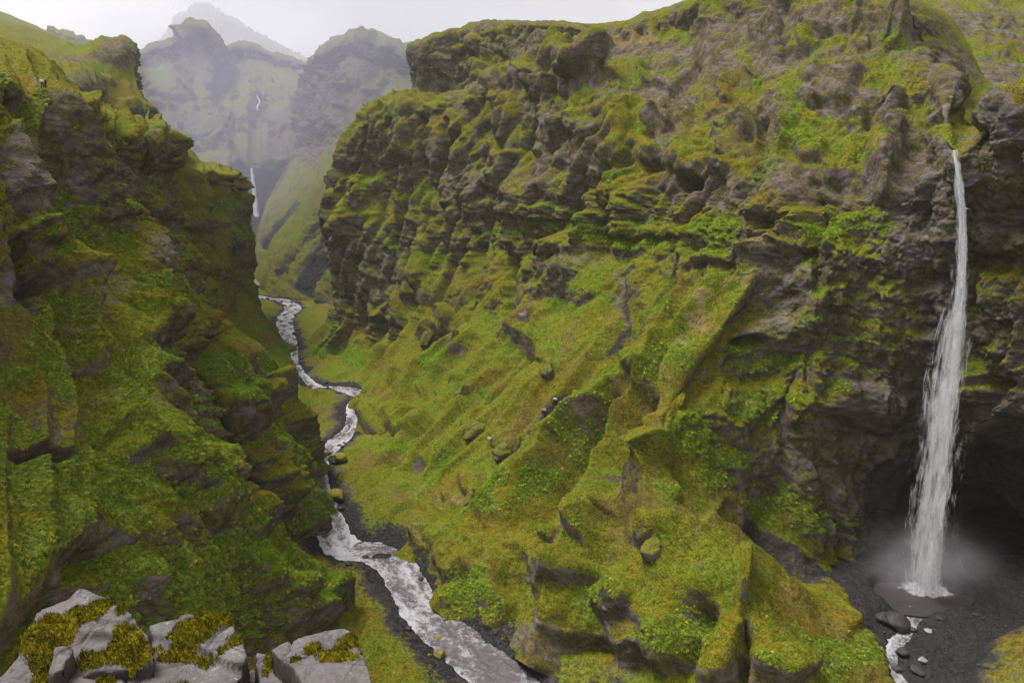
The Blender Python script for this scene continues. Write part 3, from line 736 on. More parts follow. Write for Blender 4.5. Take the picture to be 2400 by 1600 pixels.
canyon_left = sheet("canyon_wall_left", L1_CTRL, q=0.92, feats=L1_FEATS, paints=L1_PAINTS + L1_EXTRA, ribs=1.2, strata=0.14, talus=1.0, bulge=1.2, fine=1.1, moss_bias=0.09, mat=M_TERRAIN, seed=1.0, lush_bias=0.12)
tag(canyon_left, "steep canyon side of dark rock under moss and leafy plants, hikers on its rim", None, None, "structure")

# ------------------------------------------------------------------ left wall, middle
L2_CTRL = [
 [(330,290,380),(330,310,300),(340,400,290),(345,480,285),(360,600,280),(400,740,275),(450,830,272),(540,930,270),(650,1030,265)],
 [(370,315,420),(390,340,320),(395,420,312),(400,500,308),(420,600,303),(450,720,298),(500,820,293),(600,920,285),(715,1020,270)],
 [(440,360,470),(465,390,370),(470,440,362),(475,520,358),(490,620,350),(520,730,342),(570,810,332),(660,900,318),(765,975,296)],
 [(520,385,520),(545,405,415),(550,440,412),(555,520,405),(565,620,398),(580,720,390),(610,790,380),(670,860,365),(730,920,343)],
 [(550,398,600),(564,428,450),(582,480,455),(593,530,455),(598,600,450),(606,670,445),(638,730,440),(662,790,430),(690,855,413)],
 [(540,400,640),(550,430,560),(560,480,560),(570,530,560),(580,610,560),(590,680,555),(610,730,550),(640,760,540),(650,790,520)],
]
for _j, _d in ((2, 8), (3, 20), (4, 26), (5, 26)):
    L2_CTRL[_j] = [(p[0] - _d * (1.0 if 0 < i < 7 else 0.4), p[1], p[2]) for i, p in enumerate(L2_CTRL[_j])]
L2_FEATS = [('block',430,360,40,30,0,4),('block',520,420,50,22,0,4),('block',560,470,40,40,0,3),('block',440,520,60,20,0,4),('block',540,560,60,30,0,3),
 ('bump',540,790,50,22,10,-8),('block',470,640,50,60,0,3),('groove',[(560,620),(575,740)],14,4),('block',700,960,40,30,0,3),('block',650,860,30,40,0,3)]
L2_PAINTS = [('e','moss',490,600,160,330,0,0.4),('e','moss',600,860,120,140,20,0.4),('e','ochre',500,600,120,240,0,0.35),('e','lush',700,950,80,70,0,0.9),('e','lush',670,860,50,60,0,0.7),('e','lush',560,530,50,40,0,0.8),('e','lush',420,350,50,30,0,0.5),('e','lush',500,480,60,20,0,0.6),('e','lush',620,930,50,50,0,0.6),
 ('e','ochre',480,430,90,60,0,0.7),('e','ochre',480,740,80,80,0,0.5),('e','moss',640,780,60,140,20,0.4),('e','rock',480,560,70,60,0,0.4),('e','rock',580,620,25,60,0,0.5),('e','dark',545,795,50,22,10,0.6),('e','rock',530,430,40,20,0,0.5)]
canyon_mid = sheet("canyon_wall_left_middle", L2_CTRL, q=1.1, feats=L2_FEATS, paints=L2_PAINTS, ribs=1.2, strata=0.12, talus=0.4, bulge=0.8, fine=0.7, moss_bias=0.24, mat=M_TERRAIN, seed=2.0)
tag(canyon_mid, "layered green cliff whose squared end stands over the river bend", None, None, "structure")

# ------------------------------------------------------------------ left upland and promontory
L3_CTRL = [
 [(-300,-40,800),(-300,-20,560),(-300,60,430),(-300,150,370),(-300,250,330),(-300,400,300)],
 [(0,30,820),(0,50,580),(0,110,440),(0,150,370),(0,230,320),(0,400,300)],
 [(130,80,840),(130,85,600),(130,130,450),(130,170,380),(140,240,335),(140,420,310)],
 [(185,100,850),(185,102,620),(190,125,480),(200,175,420),(210,260,380),(220,420,350)],
 [(245,98,800),(245,92,570),(250,112,490),(250,180,450),(260,270,420),(270,420,400)],
 [(288,95,780),(288,88,545),(300,108,500),(305,190,470),(325,260,450),(330,420,430)],
 [(305,105,760),(306,102,580),(322,135,520),(328,200,490),(352,260,470),(362,420,450)],
 [(310,115,760),(310,110,700),(318,140,640),(322,200,620),(345,270,600),(355,420,600)],
]
L3_PAINTS = [('e','rock',280,130,60,40,0,0.7),('e','rock',170,135,110,16,5,0.6),('e','rock',190,200,60,40,0,0.6),('e','rock',300,230,40,50,0,0.3),('e','moss',80,90,140,30,15,0.6),('e','moss',130,165,100,20,5,0.5),('e','ochre',290,250,60,50,0,0.8),('e','dry',60,80,120,40,10,0.3)]
upland = sheet("upland", L3_CTRL, q=1.0, feats=[('block',275,120,60,30,0,5),('block',300,260,60,30,0,4),('block',190,200,70,40,0,5)], paints=L3_PAINTS, ribs=0.5, strata=1.4, talus=0.25, bulge=0.5, moss_bias=0.0, mat=M_TERRAIN, seed=3.0)
tag(upland, "grassy upland ending in a layered rock promontory behind the hikers", None, None, "structure")

# ------------------------------------------------------------------ head of the valley
def _mcol(px, crest, dY=0.0, lip=0.0, shift=0.0):
    return [(px - 10, crest + 25, 1700), (px, crest, 1250 + dY), (px, 0.55 * crest + 0.45 * 210, 1190 + dY), (px + shift * .3, 205, 1130 + dY * .7), (px + shift * .5, 275, 1070 + dY * .5), (px + shift * .8, 345, 1020 + lip * .3),
            (px + shift, 395, 975 + lip), (px + shift, 450, 965 + 2.2 * lip), (px + shift, 520, 950 + 2.0 * lip), (px + shift, 640, 900 + lip)]
M_CREST = [(240, 190, -20), (300, 162, 0), (345, 106, 0), (412, 88, 0), (424, 64, 0), (445, 54, 0), (482, 64, 0), (515, 99, 10), (532, 107, 60), (562, 96, 90), (600, 103, 90), (630, 117, 80), (690, 136, 60), (740, 158, 20), (800, 200, 0)]
M_CTRL = [_mcol(p, c, d, (28 if 540 < p < 720 else 0)) for p, c, d in M_CREST]
M_PAINTS = [('e','rocky',500,280,400,260,0,0.9),('e','rock',520,170,60,60,0,0.6),('e','rock',640,430,90,110,0,0.9),('e','rock',450,150,50,80,0,0.4),('e','rock',400,300,60,40,0,0.4),('e','moss',560,220,60,50,0,0.6),('e','moss',420,220,80,50,0,0.5),('e','moss',430,350,90,40,0,0.5),('e','ochre',660,270,60,40,0,0.6),('e','dark',640,470,80,80,0,0.7),('e','rock',690,330,60,60,0,0.5),
 ('l','dry',[(700,300),(620,350),(560,400)],20,0.3)]
M_FEATS = [('bump',640,470,70,80,0,-30),('block',470,90,60,40,0,14),('block',390,200,60,60,0,18),('block',480,300,70,50,0,16),('block',570,240,50,60,0,16),('bump',525,200,40,90,10,-22),('groove',[(612,225),(600,280),(592,395)],16,10),('block',660,270,50,50,0,14)]
valley_head = sheet("mountain_valley_head", M_CTRL, q=1.05, feats=M_FEATS, paints=M_PAINTS, ribs=3.2, strata=2.2, talus=0.3, bulge=1.7, fine=1.6, moss_bias=-0.2, mat=M_FAR, seed=4.0)
tag(valley_head, "hazy mountain closing the valley, with a thin distant fall at its foot", None, None, "structure")

R3_CTRL = [
 [(700,170,1500),(700,170,1020),(697,215,1000),(690,300,975),(680,380,945),(630,470,900),(598,560,820),(590,650,740)],
 [(725,152,1450),(722,150,1000),(715,200,980),(702,290,960),(690,370,930),(642,470,880),(608,560,800),(600,655,720)],
 [(760,108,1400),(758,106,960),(745,180,930),(740,270,900),(735,360,860),(690,470,800),(650,570,740),(628,685,690)],
 [(850,75,1400),(850,68,930),(840,150,880),(830,240,830),(810,340,780),(760,450,730),(720,570,690),(692,700,648)],
 [(900,85,1350),(898,84,915),(890,165,865),(878,250,810),(845,345,755),(795,455,705),(755,575,665),(735,708,622)],
 [(948,105,1300),(946,101,900),(940,180,850),(925,260,790),(880,350,730),(830,460,680),(790,580,640),(775,715,600)],
 [(1060,150,1250),(1055,140,880),(1050,200,820),(1040,280,760),(1000,360,700),(950,470,650),(910,590,610),(880,720,580)],
]
R3_FEATS = [('groove',[(770,500),(700,580),(640,660)],14,4,'grav'),('groove',[(700,470),(650,530),(610,590)],12,4,'grav'),('groove',[(775,600),(730,640),(700,690)],34,3,'grav'),('groove',[(770,550),(735,590),(710,640)],8,3,'grav'),
 ('block',760,250,50,80,0,10),('block',860,170,70,60,0,10),('ridge',[(850,70),(830,160),(800,260)],40,10)]
R3_PAINTS = [('e','rocky',830,210,180,140,0,0.8),('l','moss',[(830,360),(720,500),(640,620)],70,0.9),('e','rock',800,220,100,120,0,0.5),('e','rock',740,330,50,70,0,0.7),('e','rock',900,170,60,60,0,0.4),('l','grav',[(600,560),(650,480),(720,430)],20,0.4),('e','moss',930,200,60,80,0,0.4),('e','dry',760,420,100,60,-40,0.4),('e','lush',690,560,90,60,-50,0.35)]
far_right = sheet("mountain_far_right", R3_CTRL, q=1.05, feats=R3_FEATS, paints=R3_PAINTS, ribs=1.5, strata=2.0, talus=0.6, bulge=1.2, fine=1.2, moss_bias=-0.12, mat=M_FAR, seed=5.0)
tag(far_right, "misty mountain with a pale green scree slope running down to the river", None, None, "structure")

R4_CTRL = [[(p - 60, -140, 700), (p - 30, c, 470), (p, 90 + c * .2, 400), (p, 190, 345), (p, 300, 300), (p, 430, 270)] for p, c in ((1900, 0), (2080, 8), (2170, 6), (2260, 1), (2400, -8), (2560, -20), (2800, -40), (3100, -60))]
R4_PAINTS = [('e','rocky',2300,100,420,160,0,0.9),('e','rock',2250,60,200,40,5,0.4),('e','rock',2380,200,120,60,0,0.5),('e','rock',2300,170,90,30,10,0.6),('e','moss',2290,250,70,60,0,0.7),('l','dry',[(2240,190),(2290,215),(2340,240)],14,0.9)]
back_slope = sheet("hillside_behind_fall", R4_CTRL, q=0.7, paints=R4_PAINTS, ribs=0.8, strata=1.5, talus=0.5, bulge=0.9, moss_bias=-0.2, mat=M_TERRAIN, seed=6.0, cliff=np.full((6, 8), 0.9))
tag(back_slope, "dark green hillside rising behind the lip of the tall waterfall", None, None, "structure")

# far summit in the cloud, and small crags left
PK = [(300,150,0),(360,110,-30),(395,75,-60),(412,42,-60),(440,28,0),(455,14,0),(482,10,0),(510,24,0),(530,40,60),(560,52,60),(600,78,0),(660,110,0),(740,150,0)]
peak = sheet("mountain_summit", [[(p - 8, c + 30, 11500), (p, c, 9600 + d), (p, c + 40, 9200 + d), (p, 150, 8200), (p, 260, 7000)] for p, c, d in PK], q=0.9, ribs=6, strata=4, talus=8, bulge=6, fine=2, mat=M_FAR, seed=7.0)
tag(peak, "faint summit half lost in cloud beyond the valley head", None, None, "structure")
CG = [(70,110),(108,80),(118,66),(126,64),(134,72),(165,75),(195,86),(218,100),(250,115),(300,125),(345,120)]
crags = sheet("mountain_crags", [[(p, c + 40, 1900), (p, c, 1500), (p, c + 40, 1450), (p, 200, 1300)] for p, c in CG], q=0.8, ribs=1, strata=2, talus=1, bulge=1, mat=M_FAR, seed=8.0)
tag(crags, "grey jagged crags peeping over the upland's edge", None, None, "structure")

# ------------------------------------------------------------------ valley floor and river bed
RIV = [(1330,1760,-95.5),(1180,1600,-93),(1090,1520,-92.6),(1000,1440,-92),(955,1370,-91.2),(925,1320,-90.6),(860,1290,-90.2),(805,1285,-89.8),(762,1200,-88.2),(738,1120,-87),(752,1070,-86.3),(790,1035,-85.7),(825,1000,-85.1),(828,955,-84.6),(838,925,-83.9),(800,911,-83.5),(745,907,-83.0),(712,880,-81.8),(692,845,-80.6),(688,815,-79.6),(672,778,-78),(668,745,-76.8),(688,722,-76),(660,704,-75.2),(630,700,-75),(600,694,-74),(560,690,-72)]
RIV_HW = [6,5.4,5.0,4.6,4.4,4.4,5.2,4.6,3.8,3.5,3.5,3.3,2.6,2.6,4.0,3.6,2.4,1.6,1.5,2.2,4.6,5.6,6.5,6,5,4,4]
RW = np.array([WZ(*p) for p in RIV])
def smooth_path(Pts, extra, step):
    n = len(Pts); L = np.linalg.norm(np.diff(Pts, axis=0), axis=1)
    B = cr_matrix(n, [max(3, int(round(l / step))) for l in L])
    return B @ Pts, B @ np.asarray(extra, float)
RPATH, RHW = smooth_path(RW, RIV_HW, 0.42)
RS = np.concatenate([[0], np.cumsum(np.linalg.norm(np.diff(RPATH, axis=0), axis=1))])

def near_path(X, Y, path, ext):
    """nearest distance, z and extra of a coarse path for arrays"""
    c = path[::10]; e = ext[::10]
    shp = X.shape; X = X.ravel(); Y = Y.ravel()
    d = np.full(X.shape, 1e9); z = np.zeros_like(d); w = np.zeros_like(d); sgn = np.zeros_like(d)
    for i in range(len(c) - 1):
        a, b = c[i], c[i + 1]
        v = b[:2] - a[:2]; L = v @ v + 1e-9
        t = np.clip(((X - a[0]) * v[0] + (Y - a[1]) * v[1]) / L, 0, 1)
        dx, dy = X - a[0] - t * v[0], Y - a[1] - t * v[1]
        dd = dx * dx + dy * dy
        m = dd < d
        d = np.where(m, dd, d); z = np.where(m, a[2] + t * (b[2] - a[2]), z); w = np.where(m, e[i] + t * (e[i + 1] - e[i]), w)
        sgn = np.where(m, np.sign(v[0] * dy - v[1] * dx), sgn)
    return np.sqrt(d).reshape(shp), z.reshape(shp), w.reshape(shp), sgn.reshape(shp)

def floor_sheet():
    Ys = np.exp(np.linspace(math.log(84), math.log(760), 330))
    pxs = np.linspace(520, 1720, 280)
    PX, YY = np.meshgrid(pxs, Ys)
    X = (PX - 1200) / F_PX / 0.95 * YY
    d, z, w, sg = near_path(X, YY, RPATH, RHW)
    P = np.stack([X, YY, z], -1).astype(np.float32)
    e = d - w
    n = fbm(P, 9, 3, 3.0); n2 = billow(P, 2.4, 3, 8.0)
    bank = np.where(e < 0, -0.9 + 0.5 * np.clip(e + 1.5, 0, 1.5) / 1.5, -0.4 + 0.75 * np.clip(e, 0, 1.2) + 0.10 * np.clip(e - 1.2, 0, 16) + 0.004 * np.clip(e - 4, 0, 13) ** 2 - 0.12 * np.clip(e - 20, 0, 60) * sstep(230, 190, YY))
    bars = np.where((e > -1.5), 0.75 * n, 0.3 * n) + 0.9 * sstep(0.25, 0.8, n2 + 0.5 * n) * sstep(150, 320, YY)
    P[..., 2] = z + bank + bars + 0.5 * n2
    P[..., 2] += sstep(2.0, 9.0, e) * (1.5 * billow(P, 8.5, 3, 41.0, 0.6) + 0.7)
    isl = np.exp(-((X + 36) / 4.5) ** 2 - ((YY - 174) / 2.6) ** 2) + np.exp(-((X + 79) / 4.0) ** 2 - ((YY - 318) / 6) ** 2)      # gravel islands in the bends
    P[..., 2] += 1.35 * isl
    grav = sstep(7.5 + 5 * sstep(210, 170, YY), 1.5 + 2 * sstep(210, 170, YY), e + 9 * fbm(P, 19, 2, 31.0) + 4 * n + 2 * n2)
    moss = sstep(0.5, 6, e + 8 * fbm(P, 7, 3, 13.0) - 1)
    lush = sstep(0.1, 0.5, fbm(P, 12, 3, 23.0)) * sstep(4, 12, e) * sstep(130, 190, YY)
    one = np.ones_like(grav)
    A = np.stack([moss * (1 - 0.6 * grav), lush, sstep(-0.2, 0.4, fbm(P, 14, 2, 63.0)), 0.1 * one], -1)
    B = np.stack([0.35 * grav, grav, 0.5 * one, one], -1)
    o = grid_mesh("valley_floor", P, M_TERRAIN, {"cover": A, "ground": B})
    SHEETS["floor"] = dict(P=P, N=None, A=A, B=B)
    return o
tag(floor_sheet(), "dark gravel and moss along the river bed", None, None, "structure")

POOL_C = np.array(WZ(2163, 1398, -88.0)); POOL_R = (11.9, 6.6)
STR = [(2150,1425,-88.1),(2140,1455,-88.6),(2128,1480,-89.2),(2100,1505,-89.8),(2092,1535,-90.6),(2092,1560,-91.2),(2108,1590,-91.9),(2135,1650,-93)]
STR_HW = [1.7,1.2,1.1,1.5,1.0,0.8,1.1,1.4]
SPATH, SHW = smooth_path(np.array([WZ(*p) for p in STR]), STR_HW, 0.25)
def bowl_sheet():
    X, YY = np.meshgrid(np.linspace(44, 190, 270), np.linspace(78, 196, 220))
    P = np.stack([X, YY, np.full_like(X, -87.0)], -1).astype(np.float32)
    d, z, w, sg = near_path(X, YY, SPATH, SHW)
    e = d - w
    el = np.sqrt(((X - POOL_C[0]) / POOL_R[0]) ** 2 + ((YY - POOL_C[1]) / POOL_R[1]) ** 2) * (1 + 0.22 * nz(P, 5, 4.4) + 0.10 * nz(P, 1.8, 2.2))
    n = fbm(P, 8, 3, 3.0); n2 = billow(P, 1.9, 3, 8.0)
    base = -87.1 - 0.24 * np.clip(139 - YY, -6, 60) + 0.4 * n
    rise = 0.75 * np.clip(X - 83 - 0.55 * (YY - 112) + 2 * n, 0, 80) * sstep(141, 121, YY)      # rising ground right of the stream
    base += rise
    base += 0.10 * np.clip(X - 112, 0, 60)
    k = sstep(7, 0.2, e)
    zz = base * (1 - k) + (z + 0.25 + 0.35 * n) * k
    zz = np.where(e < 0, z - 0.35, zz + 0.05)
    kp = sstep(1.16, 0.90, el)
    zz = zz * (1 - kp) + (-88.9) * kp
    P[..., 2] = zz + (0.45 * n2 + 0.22 * billow(P, 0.8, 2, 18.0)) * (1 - 0.6 * kp)
    hill = sstep(2.5, 7, rise + 2 * n + 1.5 * n2)
    one = np.ones_like(n)
    A = np.stack([0.62 * hill, 0 * hill, 0.7 * one, 0 * one], -1)
    B = np.stack([1 - hill, 1 - hill, 0.5 * one, one], -1)
    o = grid_mesh("bowl_floor", P, M_TERRAIN, {"cover": A, "ground": B})
    SHEETS["bowl"] = dict(P=P, N=None, A=A, B=B)
    return o
tag(bowl_sheet(), "black gravel floor of the amphitheatre under the waterfall", None, None, "structure")

# broad ground far below everything, out to the horizon
def base_ground():
    bm = bmesh.new()
    vs_ = [bm.verts.new(v) for v in ((-7800, -300, -180), (7800, -300, -180), (7800, 13200, -180), (-7800, 13200, -180))]
    bm.faces.new(vs_)
    me = bpy.data.meshes.new("ground"); bm.to_mesh(me); bm.free(); me.materials.append(M_FAR)
    o = bpy.data.objects.new("ground", me); COL.objects.link(o)
    tag(o, "lowland ground under the hills", None, None, "structure")
base_ground()

# ------------------------------------------------------------------ water
def make_water_mat(name, body, foam_c=(0.40, 0.39, 0.42), rough=0.12):
    T = NT(name)
    foam, h, s, _ = T.attr("water")
    p = T.pos()
    a = T.noise(p, 1.3, 5, 0.7, 0.8)
    b = T.noise(p, 5.0, 3, 0.6)
    f = T.math('ADD', foam, T.math('MULTIPLY', T.math('SUBTRACT', a, 0.5), 1.1))
    f = T.math('ADD', f, T.math('MULTIPLY', T.math('SUBTRACT', b, 0.5), 0.5))
    mask = T.ss(f, 0.30, 0.95)
    deep = T.mix(T.ss(a, 0.35, 0.65), tuple(0.75 * c for c in body), body)
    col = T.mix(mask, deep, foam_c)
    hgt = T.math('ADD', a, T.math('MULTIPLY', b, 0.4))
    nrm = T.bump(hgt, 0.7, 0.25)
    T.bsdf(col, T.math('ADD', rough, T.math('MULTIPLY', mask, 0.5)), nrm, 0.5)
    return T.m
M_RIVER = make_water_mat("churning_grey_water", (0.105, 0.088, 0.093))
M_POOL = make_water_mat("pool_water", (0.050, 0.040, 0.042), rough=0.32)

def ribbon_water(name, path, hw, nt, foam0, amp, mat, label, cat, lift=0.0, seed=0.0):
    t = np.gradient(path, axis=0)[:, :2]; t /= np.linalg.norm(t, axis=1)[:, None]
    nrm2 = np.stack([-t[:, 1], t[:, 0]], -1)
    for _ in range(12):
        nrm2[1:-1] = (nrm2[:-2] + nrm2[1:-1] * 2 + nrm2[2:]) / 4
    tt = np.linspace(-1, 1, nt)
    S = np.concatenate([[0], np.cumsum(np.linalg.norm(np.diff(path, axis=0), axis=1))])
    P = np.zeros((len(path), nt, 3), np.float32)
    edge = 1.0 + 0.18 * noise3(S / 5, S * 0 + seed, S * 0)[:, None] * np.where(tt < 0, 1, -1)[None, :]
    off = tt[None, :] * hw[:, None] * 1.25 * edge
    P[..., :2] = path[:, None, :2] + nrm2[:, None, :] * off[..., None]
    P[..., 2] = path[:, None, 2] + lift
    Q = np.stack([np.repeat(S[:, None], nt, 1) * 0.55, off, np.full_like(off, seed)], -1).astype(np.float32)
    w1 = 1 - 2 * np.abs(noise3(Q[..., 0] / 2.2, Q[..., 1] / 1.9, Q[..., 2]))
    w2 = 1 - 2 * np.abs(noise3(Q[..., 0] / 0.8 + 9, Q[..., 1] / 0.7, Q[..., 2]))
    w3 = noise3(Q[..., 0] / 8, Q[..., 1] / 4 + 3, Q[..., 2] + 5)
    h = 0.6 * w1 + 0.4 * w2
    grad = np.abs(np.gradient(path[:, 2], S))[:, None]
    P[..., 2] += amp * h * (0.6 + 0.4 * w3) - 0.06 * np.abs(tt)[None, :] ** 4
    f = foam0[:, None] + 0.42 * h + 0.45 * w3 + 0.25 * np.abs(tt)[None, :] ** 3 + 1.2 * np.clip(grad - 0.03, 0, 0.3)
    A = np.stack([np.clip(f, 0, 1), h * 0.5 + 0.5, tt[None, :] * np.ones_like(h), np.ones_like(h)], -1)
    o = grid_mesh(name, P, mat, {"water": A})
    return tag(o, label, cat)
fo = np.interp(RS, [0, 30, 60, 95, 140, 400, 900], [0.02, 0.10, 0.26, 0.34, 0.30, 0.40, 0.45])
tag(ribbon_water("river", RPATH, RHW, 28, fo, 0.30, M_RIVER, "grey churning river winding along the canyon floor", None, 0.0, 2.0), kind="structure")
fs = np.linspace(0.0, 0.45, len(SPATH))
tag(ribbon_water("stream", SPATH, SHW, 14, fs, 0.16, M_RIVER, "small rocky stream draining the plunge pool", None, 0.0, 4.0), kind="structure")

def pool():
    r = np.linspace(0.0, 1.0, 46)[:, None]; a = np.linspace(0, 2 * math.pi, 120)[None, :]
    rr = r * 1.12 * (1 + 0.06 * noise3(np.cos(a) * 2 + 0 * r, np.sin(a) * 2 + 0 * r, 0 * a + 0 * r) )
    X = POOL_C[0] + POOL_R[0] * 1.16 * rr * np.cos(a); Y = POOL_C[1] + POOL_R[1] * 1.16 * rr * np.sin(a)
    P = np.stack([X, Y, np.full_like(X, -88.0)], -1).astype(np.float32)
    b = np.array(FALL_BASE)
    d = np.hypot((X - b[0]), (Y - b[1]) * 1.35)
    w = 1 - 2 * np.abs(nz(P, 1.5, 2.0))
    P[..., 2] += 0.40 * w * sstep(10, 2, d) + 0.07 * nz(P, 0.9)
    f = 1.0 * sstep(6.8, 2.6, d + 1.8 * nz(P, 1.4, 6)) + 0.22 * sstep(12, 5, d)
    A = np.stack([np.clip(f, 0, 1), 0 * f, 0 * f, 0 * f + 1], -1)
    o = grid_mesh("plunge_pool", P, M_POOL, {"water": A})
    tag(o, "murky round plunge pool at the foot of the waterfall", None, None, "structure")
FALL_BASE = WZ(2170, 1380, -88.0)
pool()

# ------------------------------------------------------------------ waterfalls
def make_fall_mat(name, dens=1.0):
    T = NT(name)
    a_, s_, t_, sd_ = T.attr("flow")          # envelope, metres along, metres across, layer
    cx = T.n("ShaderNodeCombineXYZ")
    T.l(t_, cx.inputs[0]); T.l(s_, cx.inputs[1]); T.l(sd_, cx.inputs[2])
    v = cx.outputs[0]
    A = T.noise(T.mapping(v, (0.62, 0.135, 7.0)), 1.0, 5, 0.62, 0.9)
    B = T.noise(T.mapping(v, (2.6, 0.11, 5.0)), 1.0, 3, 0.6, 0.35)
    C = T.noise(T.mapping(v, (0.22, 0.06, 3.0)), 1.0, 2, 0.5, 0.4)
    k = T.math('ADD', T.math('MULTIPLY', T.math('SUBTRACT', A, 0.5), 2.3), T.math('MULTIPLY', T.math('SUBTRACT', B, 0.5), 1.15))
    k = T.math('ADD', k, T.math('MULTIPLY', T.math('SUBTRACT', C, 0.5), 1.3))
    al = T.math('MULTIPLY', T.ss(T.math('ADD', a_, k), 0.36, 1.10), dens, clamp=True)
    al = T.math('MULTIPLY', al, T.ss(a_, 0.0, 0.22))
    d = T.n("ShaderNodeBsdfDiffuse"); d.inputs["Color"].default_value = (0.93, 0.93, 0.96, 1)
    tl = T.n("ShaderNodeBsdfTranslucent"); tl.inputs["Color"].default_value = (0.93, 0.93, 0.96, 1)
    m1 = T.n("ShaderNodeMixShader"); m1.inputs[0].default_value = 0.5
    T.l(d.outputs[0], m1.inputs[1]); T.l(tl.outputs[0], m1.inputs[2])
    tr = T.n("ShaderNodeBsdfTransparent")
    m2 = T.n("ShaderNodeMixShader")
    T.l(al, m2.inputs[0]); T.l(tr.outputs[0], m2.inputs[1]); T.l(m1.outputs[0], m2.inputs[2])
    T.l(m2.outputs[0], T.out.inputs["Surface"])
    return T.m
M_FALL = make_fall_mat("falling_white_water", 0.9)
M_FALLFAR = make_fall_mat("far_falling_water", 0.8)

def fall_sheets(name, cen, hwid, Y, n, mat, parent, seed=1, opac=(0.5, 0.9), seg=150, nx=15, depth=0.6, wobble=0.25, spread=1.0):
    """layered curved veils of falling water round a centre line; cen [(px,py)], hwid px half widths, Y distances along it"""
    rg = np.random.default_rng(seed)
    cen = np.array(cen, float); T0 = np.linspace(0, 1, len(cen)); t = np.linspace(0, 1, seg)
    B = cr_matrix(len(cen), [max(2, seg // (len(cen) - 1))] * (len(cen) - 1))
    C = B @ np.array([W(x, y, z) for (x, y), z in zip(cen, Y)]); hw = (B @ np.asarray(hwid, float)) / F_PX * C[:, 1]
    k = len(C); t = np.linspace(0, 1, k)
    S = np.concatenate([[0], np.cumsum(np.linalg.norm(np.diff(C, axis=0), axis=1))])
    V, Q, F = [], [], []; base = 0
    sx = np.linspace(-1, 1, nx)
    for i in range(n):
        ph = rg.uniform(0, 60); lat = rg.uniform(-0.35, 0.35) * spread; wd = rg.uniform(0.55, 1.0) * spread
        dz = (i / max(1, n - 1) - 0.5) * 2 * depth + rg.normal(0, 0.1)
        wig = wobble * noise3(S / 9 + ph, 0 * S + ph, 0 * S)
        X = C[:, None, 0] + hw[:, None] * (lat + wig[:, None] + sx[None, :] * wd)
        bow = -(1 - sx[None, :] ** 2) * hw[:, None] * 0.2 + dz * hw[:, None]
        SS = np.repeat(S[:, None], nx, 1); XX = X - C[:, None, 0]
        Yv = C[:, None, 1] + bow + 0.35 * noise3(XX / 1.2 + ph, SS / 6, 0 * SS + ph)
        Z = np.repeat(C[:, None, 2], nx, 1)
        V.append(np.stack([X, Yv, Z], -1).reshape(-1, 3))
        env = rg.uniform(*opac) * (1 - np.abs(sx[None, :]) ** 2.2) * np.ones_like(SS)
        Q.append(np.stack([np.clip(env, 0, 2), SS, XX + ph, np.full_like(SS, ph * 0.13)], -1).reshape(-1, 4))
        idx = base + np.arange(k * nx).reshape(k, nx)
        F.append(np.stack([idx[:-1, :-1], idx[1:, :-1], idx[1:, 1:], idx[:-1, 1:]], -1).reshape(-1, 4))
        base += k * nx
    return mesh_from(name, np.concatenate(V), np.concatenate(F), mat, {"flow": np.concatenate(Q)}, parent=parent)

def empty(name, loc=(0, 0, 0), rz=0.0):
    o = bpy.data.objects.new(name, None); COL.objects.link(o)
    o.location = loc; o.rotation_euler = (0, 0, rz); o.empty_display_size = 0.5
    return o

FC = [(2238,352),(2245,400),(2252,470),(2256,540),(2254,620),(2250,700),(2240,780),(2226,860),(2214,940),(2206,1020),(2196,1100),(2186,1180),(2178,1260),(2173,1325),(2170,1374)]
FH = [7,10,12,13,15,19,29,35,37,38,40,42,44,42,44]
FY = [154,153.2,152.4,152,151.5,151,150.6,150.3,150,149.8,149.6,149.5,149.5,149.6,149.7]
fall = empty("waterfall")
tag(fall, "tall white waterfall dropping past a dark hollow into a pool", "waterfall")
fall_sheets("plume", FC, FH, FY, 8, M_FALL, fall, seed=3, opac=(0.45, 0.8))
fall_sheets("veil", FC[4:], [h * 1.45 for h in FH[4:]], [y + 0.8 for y in FY[4:]], 9, M_FALL, fall, seed=5, opac=(0.30, 0.52), wobble=0.4)
fall_sheets("core", FC, [h * 0.55 for h in FH], [y - 0.3 for y in FY], 4, M_FALL, fall, seed=9, opac=(0.62, 0.95), wobble=0.45)
for pts, yy in (([(2172,862),(2165,900),(2166,940),(2174,985),(2182,1040)], 156.0), ([(2212,722),(2200,760),(2190,800),(2186,850)], 156.5),
                ([(2246,1306),(2260,1340),(2276,1360),(2281,1372),(2268,1392)], 156.0), ([(2118,1282),(2120,1320),(2124,1350),(2128,1372)], 156.0), ([(2172,868),(2180,905),(2186,960),(2190,1030)], 154.5)):
    fall_sheets("trickle", pts, [1.4] * len(pts), [yy] * len(pts), 2, M_FALL, fall, seed=int(pts[0][0]), opac=(0.7, 0.95), seg=40, nx=5, wobble=0.6)
